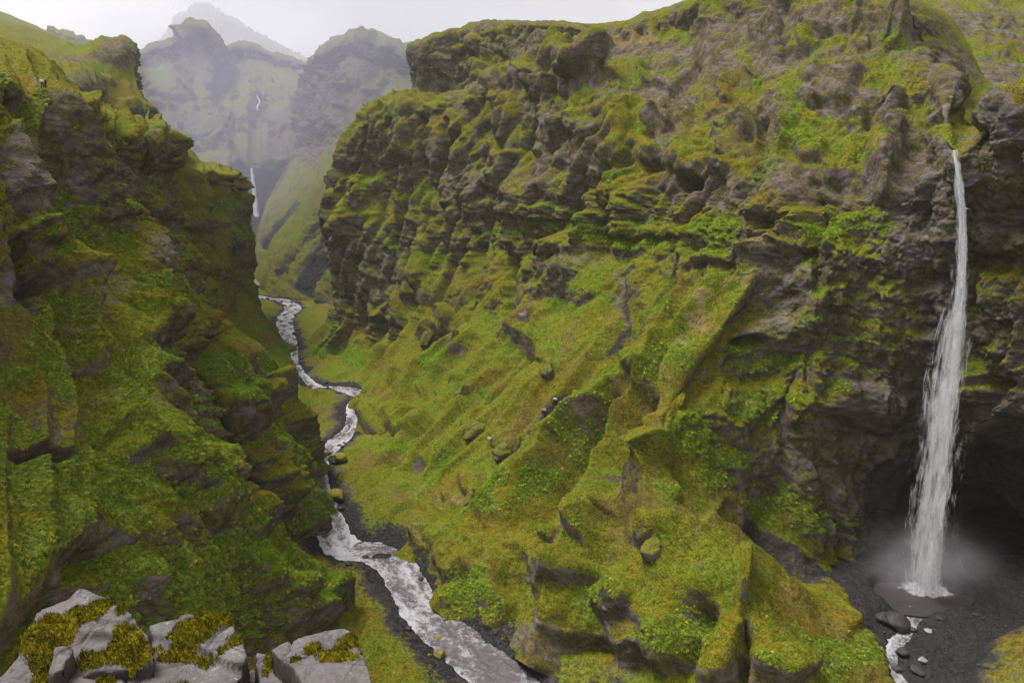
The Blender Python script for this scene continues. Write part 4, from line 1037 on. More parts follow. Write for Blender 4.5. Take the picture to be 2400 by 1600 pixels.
# splash crown at the foot
def splash():
    rg = np.random.default_rng(4)
    V, Q, F = [], [], []; base = 0
    b = np.array(FALL_BASE)
    for i in range(170):
        a = rg.uniform(0, 2 * math.pi); r0 = rg.uniform(0.2, 3.6)
        p0 = b + np.array([math.cos(a) * r0, math.sin(a) * r0 * 0.7, -0.1])
        sp = rg.uniform(0.6, 2.2); hgt = rg.uniform(0.8, 4.2) * math.exp(-r0 / 4)
        t = np.linspace(0, 1, 9)
        c = np.stack([p0[0] + math.cos(a) * sp * t, p0[1] + math.sin(a) * sp * t, p0[2] + hgt * 4 * t * (1 - 0.62 * t) * 0.7], -1)
        half = rg.uniform(0.15, 0.5) * (0.4 + t)
        th = rg.uniform(0, 3.1)
        for sx in (-1, 0, 1):
            V.append(c + np.stack([sx * half * math.cos(th), sx * half * math.sin(th), 0 * t], -1))
            Q.append(np.stack([(0.85 - 0.6 * t) * (1 - 0.9 * abs(sx)), t * hgt + i * 5, half * sx + i * 3.3, np.full_like(t, i * .17)], -1))
        for j in range(2):
            ia = base + j * 9 + np.arange(8); ib = ia + 9
            F.append(np.stack([ia, ib, ib + 1, ia + 1], -1))
        base += 27
    mesh_from("splash", np.concatenate(V), np.concatenate(F), M_FALL, {"flow": np.concatenate(Q)}, parent=fall)
splash()

far_fall = empty("waterfall"); tag(far_fall, "slender distant waterfall in the dark cleft at the valley head", "waterfall")
fall_sheets("plume", [(589,394),(591,420),(594,450),(597,480),(601,508)], [2.5,4.5,5.5,6.5,7], [930,928,926,924,920], 6, M_FALLFAR, far_fall, seed=12, opac=(1.1, 1.5), seg=40, nx=7)
fall_sheets("lower_cascade", [(606,536),(608,548),(607,560),(612,566)], [2,2.5,2.5,3], [830,826,822,818], 3, M_FALLFAR, far_fall, seed=13, opac=(0.7, 1), seg=20, nx=5)
hi_fall = empty("waterfall"); tag(hi_fall, "thin stepped cascade high on the hazy mountain above the distant fall", "waterfall")
fall_sheets("plume", [(602,223),(606,233),(609,240),(604,247),(603,254),(606,260)], [1.0,1.6,1.6,1.5,1.5,1.6], [1085,1080,1075,1070,1062,1056], 3, M_FALLFAR, hi_fall, seed=14, opac=(0.8, 1.1), seg=30, nx=5)

# drifting spray round the fall: real thin volume
def spray(name, c, r, dens, label):
    T = NT(name)
    tcn = T.n("ShaderNodeTexCoord"); o3 = tcn.outputs["Object"]
    L = T.n("ShaderNodeVectorMath", operation='LENGTH'); T.l(o3, L.inputs[0])
    fall_ = T.ss(L.outputs["Value"], 1.0, 0.05)
    nn_ = T.noise(o3, 2.6, 3, 0.6)
    dn = T.math('MULTIPLY', T.math('MULTIPLY', fall_, fall_), T.math('MULTIPLY', T.ss(nn_, 0.22, 0.80), dens))
    v = T.n("ShaderNodeVolumePrincipled"); v.inputs["Color"].default_value = (0.95, 0.95, 1, 1)
    T.l(dn, v.inputs["Density"]); T.l(v.outputs[0], T.out.inputs["Volume"])
    bm = bmesh.new(); bmesh.ops.create_icosphere(bm, subdivisions=3, radius=1.0)
    me = bpy.data.meshes.new(name); bm.to_mesh(me); bm.free(); me.materials.append(T.m)
    o = bpy.data.objects.new(name, me); COL.objects.link(o); o.location = c; o.scale = r
    tag(o, label, None, None, "stuff")
spray("spray_mist", tuple(np.array(FALL_BASE) + [-1.0, -1.0, 7.0]), (24, 13, 17), 0.085, "pale spray drifting over the plunge pool")

# ------------------------------------------------------------------ surface lookup
def surf_at(name, px, py, tol=6.0):
    S = SHEETS[name]
    if "pp" not in S: S["pp"] = project(S["P"])
    qx, qy = S["pp"]
    d = np.hypot(qx - px, qy - py)
    m = d < max(tol, d.min() + 0.5)
    sc = np.where(m, S["P"][..., 1] + d * 0.5, 1e9)
    i = np.unravel_index(np.argmin(sc), sc.shape)
    return Vector(S["P"][i].tolist())

# ------------------------------------------------------------------ plants: instances on points (nobody could count them)
def leaf_mesh(name, kind, seed, mat):
    rg = np.random.default_rng(seed)
    V, F = [], []
    if kind == 'tussock':
        for i in range(26):
            a = rg.uniform(0, 2 * math.pi); r = rg.uniform(0, 0.32); ln = rg.uniform(0.22, 0.5); lean = rg.uniform(0.15, 0.75)
            w = rg.uniform(0.025, 0.05); ca, sa = math.cos(a), math.sin(a)
            b = np.array([r * ca, r * sa, -0.06]); out = np.array([ca, sa, 0]); side = np.array([-sa, ca, 0])
            m = b + out * ln * lean * 0.4 + np.array([0, 0, ln * 0.6]); t = b + out * ln * lean + np.array([0, 0, ln * (0.95 - 0.3 * lean)])
            k = len(V)
            V += [b - side * w, b + side * w, m + side * w * .8, m - side * w * .8, t]
            F += [(k, k + 1, k + 2, k + 3), (k + 3, k + 2, k + 4, k + 4)]
    else:
        for i in range(17):
            a = rg.uniform(0, 2 * math.pi); el = rg.uniform(0.1, 1.25); R = rg.uniform(0.28, 0.5)
            c = np.array([math.cos(a) * math.cos(el) * R, math.sin(a) * math.cos(el) * R, math.sin(el) * R * 1.05])
            out = np.array([math.cos(a), math.sin(a), rg.uniform(-0.5, 0.25)]); out /= np.linalg.norm(out)
            side = np.cross(out, [0, 0, 1]); side /= np.linalg.norm(side) + 1e-9
            L = rg.uniform(0.14, 0.27); w = L * rg.uniform(0.32, 0.5)
            dr = np.array([0, 0, -0.05])
            k = len(V)
            V += [c - out * L * .5, c + side * w, c + out * L + dr, c - side * w]
            F += [(k, k + 1, k + 2, k + 3)]
            V += [np.array([0, 0, -0.1]) + side * 0.012, np.array([0, 0, -0.1]) - side * 0.012, c - out * L * .5]
            F += [(k + 4, k + 5, k + 6, k + 6)]
    me = bpy.data.meshes.new(name)
    me.from_pydata([tuple(v) for v in V], [], [tuple(dict.fromkeys(f)) for f in F])
    me.materials.append(mat); me.update()
    return me

def make_plant_mat(name, rough=0.75):
    T = NT(name)
    nd = T.n("ShaderNodeAttribute"); nd.attribute_name = "tint"; nd.attribute_type = 'INSTANCER'
    p = T.pos()
    v = T.noise(p, 4.0, 2, 0.6)
    col = T.mix(T.ss(v, 0.3, 0.7), nd.outputs["Color"], T.mix(0.55, nd.outputs["Color"], (0.30, 0.29, 0.05)))
    b = T.bsdf(col, rough, None, 0.06)
    tl = T.n("ShaderNodeBsdfTranslucent"); T.l(col, tl.inputs["Color"])
    ms = T.n("ShaderNodeMixShader"); ms.inputs[0].default_value = 0.3
    T.l(b.outputs[0], ms.inputs[1]); T.l(tl.outputs[0], ms.inputs[2]); T.l(ms.outputs[0], T.out.inputs["Surface"])
    return T.m
M_GRASS = make_plant_mat("grass_blades")
M_LEAF = make_plant_mat("plant_leaves", 0.6)

def scatter_object(name, pts, nrm, size, tint, meshes, label):
    me = bpy.data.meshes.new(name)
    n = len(pts)
    me.vertices.add(n); me.vertices.foreach_set("co", np.ascontiguousarray(pts, np.float32).ravel())
    def at(nm, typ, key, arr):
        a = me.attributes.new(nm, typ, 'POINT'); a.data.foreach_set(key, np.ascontiguousarray(arr, np.float32).ravel())
    up = np.tile([0, 0, 1.0], (n, 1)); ax = nrm * 0.55 + up * 0.45; ax /= np.linalg.norm(ax, axis=1)[:, None]
    tilt = np.arccos(np.clip(ax[:, 2], -1, 1)); az = np.arctan2(ax[:, 1], ax[:, 0])
    at("rot", 'FLOAT_VECTOR', "vector", np.stack([np.zeros(n), tilt, az], -1))
    at("spin", 'FLOAT', "value", RNG.uniform(0, 6.28, n))
    at("size", 'FLOAT', "value", size)
    at("tint", 'FLOAT_COLOR', "color", np.concatenate([tint, np.ones((n, 1))], 1))
    o = bpy.data.objects.new(name, me); COL.objects.link(o)
    protos = []
    hold = bpy.data.collections.new(name + "_kinds")
    for m in meshes:
        po = bpy.data.objects.new(m.name, m); hold.objects.link(po); protos.append(po)
    ng = bpy.data.node_groups.new(name + "_spread", 'GeometryNodeTree')
    ng.interface.new_socket("Geometry", in_out='INPUT', socket_type='NodeSocketGeometry')
    ng.interface.new_socket("Geometry", in_out='OUTPUT', socket_type='NodeSocketGeometry')
    N = ng.nodes; Lk = ng.links
    gi = N.new("NodeGroupInput"); go = N.new("NodeGroupOutput")
    m2p = N.new("GeometryNodeMeshToPoints"); iop = N.new("GeometryNodeInstanceOnPoints")
    ci = N.new("GeometryNodeCollectionInfo"); ci.inputs["Collection"].default_value = hold; ci.inputs["Separate Children"].default_value = True; ci.inputs["Reset Children"].default_value = True
    iop.inputs["Pick Instance"].default_value = True
    def na(nm, typ):
        x = N.new("GeometryNodeInputNamedAttribute"); x.data_type = typ; x.inputs["Name"].default_value = nm
        return x.outputs["Attribute"]
    e2r = N.new("FunctionNodeEulerToRotation"); Lk.new(na("rot", 'FLOAT_VECTOR'), e2r.inputs[0])
    sp = N.new("ShaderNodeCombineXYZ"); Lk.new(na("spin", 'FLOAT'), sp.inputs[2])
    e2 = N.new("FunctionNodeEulerToRotation"); Lk.new(sp.outputs[0], e2.inputs[0])
    rr = N.new("FunctionNodeRotateRotation"); rr.rotation_space = 'LOCAL'
    Lk.new(e2r.outputs[0], rr.inputs[0]); Lk.new(e2.outputs[0], rr.inputs[1])
    Lk.new(gi.outputs[0], m2p.inputs["Mesh"]); Lk.new(m2p.outputs[0], iop.inputs["Points"]); Lk.new(ci.outputs[0], iop.inputs["Instance"])
    Lk.new(rr.outputs[0], iop.inputs["Rotation"]); Lk.new(na("size", 'FLOAT'), iop.inputs["Scale"])
    Lk.new(iop.outputs[0], go.inputs[0])
    md = o.modifiers.new("spread", 'NODES'); md.node_group = ng
    tag(o, label, None, None, "stuff")
    return o

def pick_points(names, n_each, weight, rg):
    """random points over sheets, weighted by on-screen area, facing and a cover weight"""
    PP, NN, AA, BB = [], [], [], []
    for nm, n in zip(names, n_each):
        S = SHEETS[nm]; P, Nn, A = S["P"], S["N"], S["A"]
        if Nn is None:
            Nn = grid_normals(P); Nn = np.where(Nn[..., 2:] < 0, -Nn, Nn); S["N"] = Nn
        qx, qy = project(P)
        vd = -P / np.linalg.norm(P, axis=-1, keepdims=True)
        face = np.clip(np.sum(Nn * vd, -1), 0, 1)
        infr = (qx > -60) & (qx < 2460) & (qy > -40) & (qy < 1660)
        dqx = np.gradient(qx, axis=1); dqy = np.gradient(qy, axis=0)
        area = np.clip(np.abs(dqx * dqy), 0, 60)
        w = weight(S) * (face > 0.02) * infr * area
        w = w.ravel(); w = w / w.sum()
        idx = rg.choice(len(w), size=n, p=w)
        nu = P.shape[1]
        i, j = idx // nu, idx % nu
        i2 = np.minimum(i + 1, P.shape[0] - 1); j2 = np.minimum(j + 1, nu - 1)
        a, b = rg.random(n)[:, None], rg.random(n)[:, None]
        p = P[i, j] + a * (P[i2, j] - P[i, j]) + b * (P[i, j2] - P[i, j])
        PP.append(p); NN.append(Nn[i, j]); AA.append(A[i, j]); BB.append(S["B"][i, j])
    return np.concatenate(PP), np.concatenate(NN), np.concatenate(AA), np.concatenate(BB)

def scatter_plants():
    rg = np.random.default_rng(21)
    tus = [leaf_mesh("grass_tuft", 'tussock', s, M_GRASS) for s in (1, 2, 3, 4)]
    lea = [leaf_mesh("leafy_clump", 'leaf', s, M_LEAF) for s in (11, 12, 13, 14)]
    p, n, A, B = pick_points(["canyon_wall_right", "canyon_wall_left", "canyon_wall_left_middle", "floor"], [NG_R, NG_L, NG_M, 9000],
                             lambda S: sstep(0.35, 0.9, S["A"][..., 0]) * (0.25 + 0.75 * sstep(0.1, 0.5, np.abs(S["N"][..., 2]))), rg)
    k = len(p)
    nl = fbm(p[:, None, :].astype(np.float32), 16, 3, 5.5)[:, 0]
    olive = np.array([0.150, 0.140, 0.022]); gre = np.array([0.115, 0.145, 0.020]); och = np.array([0.22, 0.155, 0.018]); bro = np.array([0.135, 0.092, 0.03]); dry = np.array([0.26, 0.195, 0.085])
    def lerp(a, b, t): return a * (1 - t[:, None]) + b * t[:, None]
    c = lerp(np.tile(olive, (k, 1)), gre, sstep(0.0, 0.3, nl)); c = lerp(c, bro, sstep(-0.05, -0.35, nl) * 0.8)
    c = lerp(c, och, A[:, 2] * 0.6 * (rg.random(k) < 0.7)); c = lerp(c, dry, sstep(0.4, 0.9, A[:, 3])); c = lerp(c, gre * 0.9, A[:, 1] * 0.7)
    c *= rg.uniform(0.95, 1.6, k)[:, None]
    dist = np.linalg.norm(p, axis=1)
    sz = rg.uniform(0.25, 0.6, k) * np.clip(dist / 170, 0.5, 1.1)
    scatter_object("grass", p, n, sz, c * np.array([0.95, 1.0, 1.0]), tus, "short yellow green grass tufts covering the slopes")
    p, n, A, B = pick_points(["canyon_wall_right", "canyon_wall_left", "canyon_wall_left_middle", "floor"], [NP_R, NP_L, 7000, 2500],
                             lambda S: sstep(0.25, 0.8, S["A"][..., 1]) * sstep(0.2, 0.7, S["A"][..., 0]), rg)
    k = len(p)
    g1 = np.array([0.075, 0.135, 0.012]); g2 = np.array([0.17, 0.23, 0.02]); ye = np.array([0.34, 0.31, 0.02]); dk = np.array([0.035, 0.075, 0.012])
    u = rg.random(k)
    c = lerp(np.tile(g1, (k, 1)), g2, sstep(0.3, 0.9, rg.random(k))); c = np.where((u > 0.90)[:, None], ye, c); c = np.where((u < 0.18)[:, None], dk, c)
    c *= rg.uniform(0.9, 1.9, k)[:, None]
    dist = np.linalg.norm(p, axis=1)
    sz = rg.uniform(0.28, 0.9, k) ** 1.2 * np.clip(dist / 150, 0.7, 1.1)
    scatter_object("leafy_plants", p, n, sz, c, lea, "bright green broad-leaved plants and yellowing leaves on the ledges")
NG_R, NG_L, NG_M, NP_R, NP_L = 22000, 20000, 2000, 16000, 34000
scatter_plants()

# ------------------------------------------------------------------ stones
def make_stone_mat(name, base, light, moss_amt, moss_col=((0.10, 0.085, 0.012), (0.26, 0.22, 0.03)), scale=1.0, wet=0.0, dotty=False):
    T = NT(name)
    p = T.obj(); g = T.n("ShaderNodeNewGeometry")
    sp = T.n("ShaderNodeSeparateXYZ"); T.l(g.outputs["Normal"], sp.inputs[0])
    a = T.noise(p, 1.6 * scale, 4, 0.65); b = T.noise(p, 9.0 * scale, 4, 0.7); c = T.noise(p, 0.7 * scale, 2, 0.5)
    col = T.mix(T.ss(T.math('ADD', T.math('MULTIPLY', a, 0.6), T.math('MULTIPLY', b, 0.4)), 0.34, 0.66), base, light)
    if moss_amt > 0:
        e = T.math('ADD', T.math('MULTIPLY', sp.outputs[2], 0.55), T.math('MULTIPLY', T.math('SUBTRACT', a, 0.5), 1.3))
        k = T.ss(e, 0.75 - moss_amt * 0.75, 0.95 - moss_amt * 0.75)
        col = T.mix(k, col, T.mix(T.ss(b, 0.35, 0.65), *moss_col))
    nrm = T.bump(T.math('ADD', a, T.math('MULTIPLY', b, 0.5)), 0.8, 0.12 / scale)
    T.bsdf(col, 0.9 - 0.45 * wet, nrm, 0.3)
    return T.m
M_DSTONE = make_stone_mat("dark_basalt_stone", (0.014, 0.013, 0.014), (0.075, 0.066, 0.066), 0.0, wet=0.5)
M_MSTONE = make_stone_mat("mossy_stone", (0.035, 0.03, 0.028), (0.12, 0.105, 0.10), 0.95)
M_BSTONE = make_stone_mat("brown_mossy_rock", (0.060, 0.046, 0.038), (0.17, 0.135, 0.115), 0.98, ((0.062, 0.060, 0.006), (0.172, 0.168, 0.018)))
M_PSTONE = make_stone_mat("pale_stone", (0.16, 0.15, 0.16), (0.36, 0.34, 0.36), 0.0)

def stone_mesh(name, seed, sub, mat, cuts=9, squash=(1, 1, 0.75), rough=0.10):
    rg = np.random.default_rng(seed)
    bm = bmesh.new(); bmesh.ops.create_icosphere(bm, subdivisions=sub, radius=1.0)
    co = np.array([v.co[:] for v in bm.verts])
    for i in range(cuts):
        n = rg.normal(size=3); n /= np.linalg.norm(n); h = rg.uniform(0.55, 0.88)
        d = co @ n - h; m = d > 0
        co[m] -= np.outer(d[m], n) * 0.92
    c4 = co[:, None, :].astype(np.float32)
    co *= (1 + rough * fbm(c4, 0.7, 3, seed * 1.7))
    co *= np.array(squash)
    for v, x in zip(bm.verts, co): v.co = x
    me = bpy.data.meshes.new(name); bm.to_mesh(me); bm.free()
    me.polygons.foreach_set("use_smooth", np.ones(len(me.polygons), bool))
    me.materials.append(mat); me.update()
    return me
ST_D = [stone_mesh("boulder", 30 + i, 3, M_DSTONE) for i in range(6)]
ST_M = [stone_mesh("boulder", 50 + i, 4, M_MSTONE, 6, (1, 0.9, 0.72), 0.16) for i in range(3)]
ST_B = [stone_mesh("rock_outcrop", 70 + i, 4, M_BSTONE, 7, (1, 0.8, 1.1), 0.34) for i in range(4)]
ST_S = [stone_mesh("stone", 90 + i, 2, M_DSTONE, 7) for i in range(6)]
ST_P = [stone_mesh("boulder", 97 + i, 3, M_PSTONE, 9) for i in range(1)]

def put(me, name, loc, s, rz, label, cat, group=None, sink=0.25, tilt=0.0):
    o = bpy.data.objects.new(name, me); COL.objects.link(o)
    s3 = s if isinstance(s, tuple) else (s, s, s)
    o.location = (loc[0], loc[1], loc[2] + s3[2] * (0.75 - sink * 2)); o.scale = s3; o.rotation_euler = (tilt, tilt * 0.6, rz)
    return tag(o, label, cat, group)

rgs = random.Random(5)
def px_size(px, P): return px * 0.5 * math.sqrt(P.y ** 2 + P.z ** 2) / F_PX

# boulders one can point at
for px, py, w, kind, sh, lab in (
    (1028,1498,36,'m','floor',"large yellow-mossed boulder on the gravel beside the lower river"),
    (1034,1528,31,'m','floor',"second yellow-mossed boulder, downstream of the largest one by the lower river"),
    (1009,1533,13,'m','floor',"small moss-topped stone between the yellow boulders and the gravel bar"),
    (792,1066,46,'m','floor',"green mossy boulder at the right edge of the narrow river reach"),
    (786,1158,52,'m','floor',"broad low mossy boulder on the right bank above the gravel island"),
    (764,1060,22,'d','floor',"dark wet boulder touching the green mossy boulder in the narrow reach"),
    (716,1000,34,'b','floor',"brown round boulder on the green bank inside the river bend"),
    (1070,1516,15,'d','floor',"dark boulder in the shallows near the yellow boulders"),
    (1084,1520,13,'d','floor',"pale-edged dark boulder beside another in the shallows below the yellow boulders"),
    (942,1312,17,'d','floor',"black boulder standing in the white bend by the gravel island"),
    (947,1330,13,'d','floor',"smaller black boulder just below the one in the white bend"),
    (818,1318,20,'d','floor',"black boulder at the upstream tip of the gravel island"),
    (1182,1563,17,'d','floor',"dark rock splitting the lowest rapid"),
    (1132,1586,24,'d','floor',"flat dark rock awash in the lowest rapid"),
    (1212,1592,17,'d','floor',"dark rock near the far bank of the lowest rapid"),
    (2066,1441,34,'d','bowl',"brown-black boulder leaning on the bigger slab below the plunge pool"),
    (2102,1452,52,'d','bowl',"biggest tilted black slab below the plunge pool"),
    (2117,1524,32,'d','bowl',"squat black boulder beside the stream's narrowest run"),
    (2118,1395,13,'d','bowl',"single black rock standing in the plunge pool"),
    (2176,1472,18,'p','bowl',"pale flat stone on the black gravel below the pool"),
    (2162,1543,20,'p','bowl',"rounded pale grey boulder on the gravel right of the stream"),
    (2102,1566,30,'d','bowl',"black boulder dividing the stream at the lower cascade"),
    (2150,1570,28,'d','bowl',"dark boulder on the right of the lower cascade"),
    (2068,1535,18,'d','bowl',"dark boulder on the left bank of the stream"),
    (2200,1446,15,'d','bowl',"small black rock on the pool's rim"),
    ):
    P = surf_at(sh, px, py + w * 0.2)
    s = px_size(w, P)
    me = {'m': ST_M, 'd': ST_D, 'b': ST_B, 'p': ST_P}[kind]
    me = me[rgs.randrange(len(me))]
    big = 'slab' in lab
    put(me, "boulder", P, (s * 1.05, s * rgs.uniform(.8, 1.1), s * (0.95 if big else rgs.uniform(.75, .95))), rgs.uniform(0, 6.28), lab, "boulder", None, 0.22, 0.3 if big else rgs.uniform(-.15, .15))
for px, py, w, lab in ((1273,963,15,"pale boulder lodged in the dark gully of the grassy slope"), (1300,938,12,"small pale stone above the boulder lodged in the gully"), (1143,1028,14,"grey stone on the open moss slope left of the gully")):
    P = surf_at("canyon_wall_right", px, py); s = px_size(w, P)
    put(ST_P[0], "boulder", P, s, rgs.uniform(0, 6), lab, "boulder", None, 0.1)

# crags poking out of the grassy slope
for px, py, w, h in ((1083,890,34,60),(1117,985,66,40),(1286,846,40,42),(1179,1038,60,40),(1106,1144,48,56),(1064,762,30,70),(1003,772,34,44),(1030,742,24,44),(1527,1252,60,66),(1745,1345,24,60)):
    lab = {1083: "upright mossy crag at the left foot of the talus", 1117: "broad dark-faced crag in the middle of the mossy talus", 1286: "rounded crag above the dark gully", 1179: "low mossy crag just left of the gully's lower end", 1106: "mossy crag halfway down the talus to the gravel island",
           1064: "tallest mossy pinnacle under the far cliff's pillars", 1003: "stubby crag beside the pinnacles under the far cliff", 1030: "thin middle pinnacle under the far cliff", 1527: "big mossy crag on the spur below its peak", 1745: "thin rock post on the spur's crest above the bowl"}[px]
    P = surf_at("canyon_wall_right", px, py + h * 0.3); s = px_size(w, P)
    put(ST_B[rgs.randrange(4)], "rock_outcrop", P, (s * 1.25, s * 1.1, s * h / w * 1.05), rgs.uniform(0, 6), lab, "rock outcrop", "crags on the grassy slope", 0.62, rgs.uniform(-.2, .2))

# loose stones along the water
n_st = 0
def stone_words(y, e):
    reach = ("the lowest grey rapid near the yellow-mossed boulders" if y < 150 else "the white bend round the gravel island" if y < 205 else "the narrow reach below the mossy boulders" if y < 290
             else "the shallow zigzag bend" if y < 370 else "the hidden reach under the layered cliff" if y < 470 else "the far rocky rapids below the scree")
    where = "dark wet stone standing in " if e < 0 else "dark dry stone on the bank of "
    return where + reach, "stone", ("stones in " if e < 0 else "stones beside ") + reach
cand = []
for _ in range(900):
    k = rgs.randrange(30, len(RPATH) - 60)
    d = RPATH[k + 1] - RPATH[k - 1]; d = d[:2] / (np.linalg.norm(d[:2]) + 1e-9); nr = np.array([-d[1], d[0]])
    e = rgs.choice((-1, 1)) * (RHW[k] * rgs.uniform(0.35, 1.15) + rgs.uniform(0, 3.5))
    x, y = RPATH[k][:2] + nr * e
    cand.append((x, y, abs(e) - RHW[k], k))
FP = SHEETS["floor"]["P"]; flat = FP.reshape(-1, 3)
for x, y, e, k in cand:
    if n_st >= 190: break
    q = np.array([x, y, RPATH[k][2]]); qx, qy = project(q)
    if not (600 < qx < 1320 and 640 < qy < 1590): continue
    far = y / 160.0
    s = (rgs.uniform(0.22, 0.55) if rgs.random() < .75 else rgs.uniform(0.55, 1.05)) * min(max(far, 0.8), 2.6) * (0.8 if e > 2 else 1)
    iy = int(np.argmin(np.abs(FP[:, 0, 1] - y))); ix = int(np.argmin(np.abs(FP[iy, :, 0] - x)))
    z = max(FP[iy, ix, 2], RPATH[k][2] - 0.25 if e < 0 else -999)
    o = put(ST_S[rgs.randrange(6)], "stone", (x, y, z), (s, s * rgs.uniform(.7, 1), s * rgs.uniform(.6, .9)), rgs.uniform(0, 6.28),
            *stone_words(y, e), 0.2)
    n_st += 1
BP = SHEETS["bowl"]["P"]
for i in range(70):
    x, y = rgs.uniform(70, 122), rgs.uniform(112, 150)
    q = np.array([x, y, -89]); qx, qy = project(q)
    if qx > 2420 or qy > 1610: continue
    if ((x - POOL_C[0]) / POOL_R[0]) ** 2 + ((y - POOL_C[1]) / POOL_R[1]) ** 2 < 1.3: continue
    iy = int(np.argmin(np.abs(BP[:, 0, 1] - y))); ix = int(np.argmin(np.abs(BP[0, :, 0] - x)))
    s = rgs.uniform(0.15, 0.5) if rgs.random() < .8 else rgs.uniform(.5, .9)
    put(ST_S[rgs.randrange(6)], "stone", (x, y, BP[iy, ix, 2]), (s, s * .85, s * .7), rgs.uniform(0, 6.28), "black stone strewn on the gravel below the plunge pool", "stone", "stones below the plunge pool", 0.2)

# ------------------------------------------------------------------ foreground slabs on the near edge
def z4(pts): return [(0.1913 * x, 1350 + 0.1913 * y) for x, y in pts]
def z5(pts): return [(450 + 0.1913 * x, 1350 + 0.1913 * y) for x, y in pts]
def z6(pts): return [(0.3826 * x, 1000 + 0.3826 * y) for x, y in pts]

def poly_sd(X, Y, poly):
    """signed distance to polygon, positive inside"""
    d = np.full(X.shape, 1e9); ins = np.zeros(X.shape, bool); n = len(poly)
    for i in range(n):
        ax, ay = poly[i]; bx, by = poly[(i + 1) % n]
        vx, vy = bx - ax, by - ay
        t = np.clip(((X - ax) * vx + (Y - ay) * vy) / (vx * vx + vy * vy + 1e-12), 0, 1)
        d = np.minimum(d, np.hypot(X - ax - t * vx, Y - ay - t * vy))
        c = ((ay > Y) != (by > Y)) & (X < (bx - ax) * (Y - ay) / (by - ay + 1e-12) + ax)
        ins ^= c
    return np.where(ins, d, -d)

def make_slab_mat():
    T = NT("lichen_basalt_slab")
    p = T.obj()
    a = T.noise(p, 4.5, 5, 0.62); b = T.noise(p, 40, 4, 0.75); c = T.noise(p, 16, 3, 0.6, 0.8); d = T.noise(T.mapping(p, (1.5, 5, 9)), 3.0, 4, 0.6, 0.5)
    g = T.n("ShaderNodeNewGeometry"); sp = T.n("ShaderNodeSeparateXYZ"); T.l(g.outputs["Normal"], sp.inputs[0])
    top = T.mix(T.ss(T.math('ADD', T.math('MULTIPLY', a, 0.55), T.math('MULTIPLY', b, 0.45)), 0.36, 0.64), (0.052, 0.045, 0.047), (0.165, 0.148, 0.155))
    top = T.mix(T.math('MULTIPLY', T.ss(d, 0.5, 0.7), 0.5), top, (0.125, 0.098, 0.088))
    top = T.mix(T.math('MULTIPLY', T.ss(c, 0.63, 0.70), 0.75), top, (0.27, 0.27, 0.275))
    top = T.mix(T.math('MULTIPLY', T.ss(c, 0.37, 0.30), 0.9), top, (0.030, 0.024, 0.019))
    ck = T.voro(T.mapping(T.n('ShaderNodeTexCoord').outputs['Object'], (1.0, 1.7, 1.0)), 3.4, 'DISTANCE_TO_EDGE')
    top = T.mix(T.math('MULTIPLY', T.ss(T.math('ADD', ck, T.math('MULTIPLY', b, 0.03)), 0.030, 0.016), 0.8), top, (0.028, 0.022, 0.018))
    top = T.mix(T.math('MULTIPLY', T.ss(T.noise(p, 2.2, 3, 0.6), 0.42, 0.62), 0.45), top, (0.085, 0.072, 0.070))
    side = T.mix(T.ss(a, 0.4, 0.6), (0.024, 0.019, 0.016), (0.065, 0.050, 0.043))
    col = T.mix(T.ss(sp.outputs[2], 0.35, 0.75), side, top)
    h = T.math('ADD', T.math('MULTIPLY', a, 0.6), T.math('ADD', T.math('MULTIPLY', b, 0.25), T.math('MULTIPLY', c, 0.3)))
    T.bsdf(col, 0.82, T.bump(h, 0.8, 0.02), 0.3)
    return T.m
M_SLAB = make_slab_mat()
def make_cushion_mat():
    T = NT("cushion_moss")
    p = T.obj()
    a = T.noise(p, 9, 4, 0.6); b = T.noise(p, 90, 3, 0.7); c = T.noise(p, 3.2, 2, 0.5)
    f = T.ss(T.math('ADD', T.math('MULTIPLY', a, 0.5), T.math('MULTIPLY', b, 0.5)), 0.36, 0.64)
    col = T.mix(f, (0.026, 0.023, 0.002), (0.215, 0.180, 0.009))
    col = T.mix(T.math('MULTIPLY', T.ss(c, 0.54, 0.70), 0.6), col, T.mix(f, (0.035, 0.020, 0.004), (0.21, 0.120, 0.010)))
    col = T.mix(T.math('MULTIPLY', T.ss(c, 0.46, 0.30), 0.7), col, T.mix(f, (0.022, 0.025, 0.002), (0.150, 0.150, 0.009)))
    T.bsdf(col, 0.95, T.bump(T.math('ADD', a, b), 0.9, 0.012), 0.1)
    return T.m
M_CUSH = make_cushion_mat()

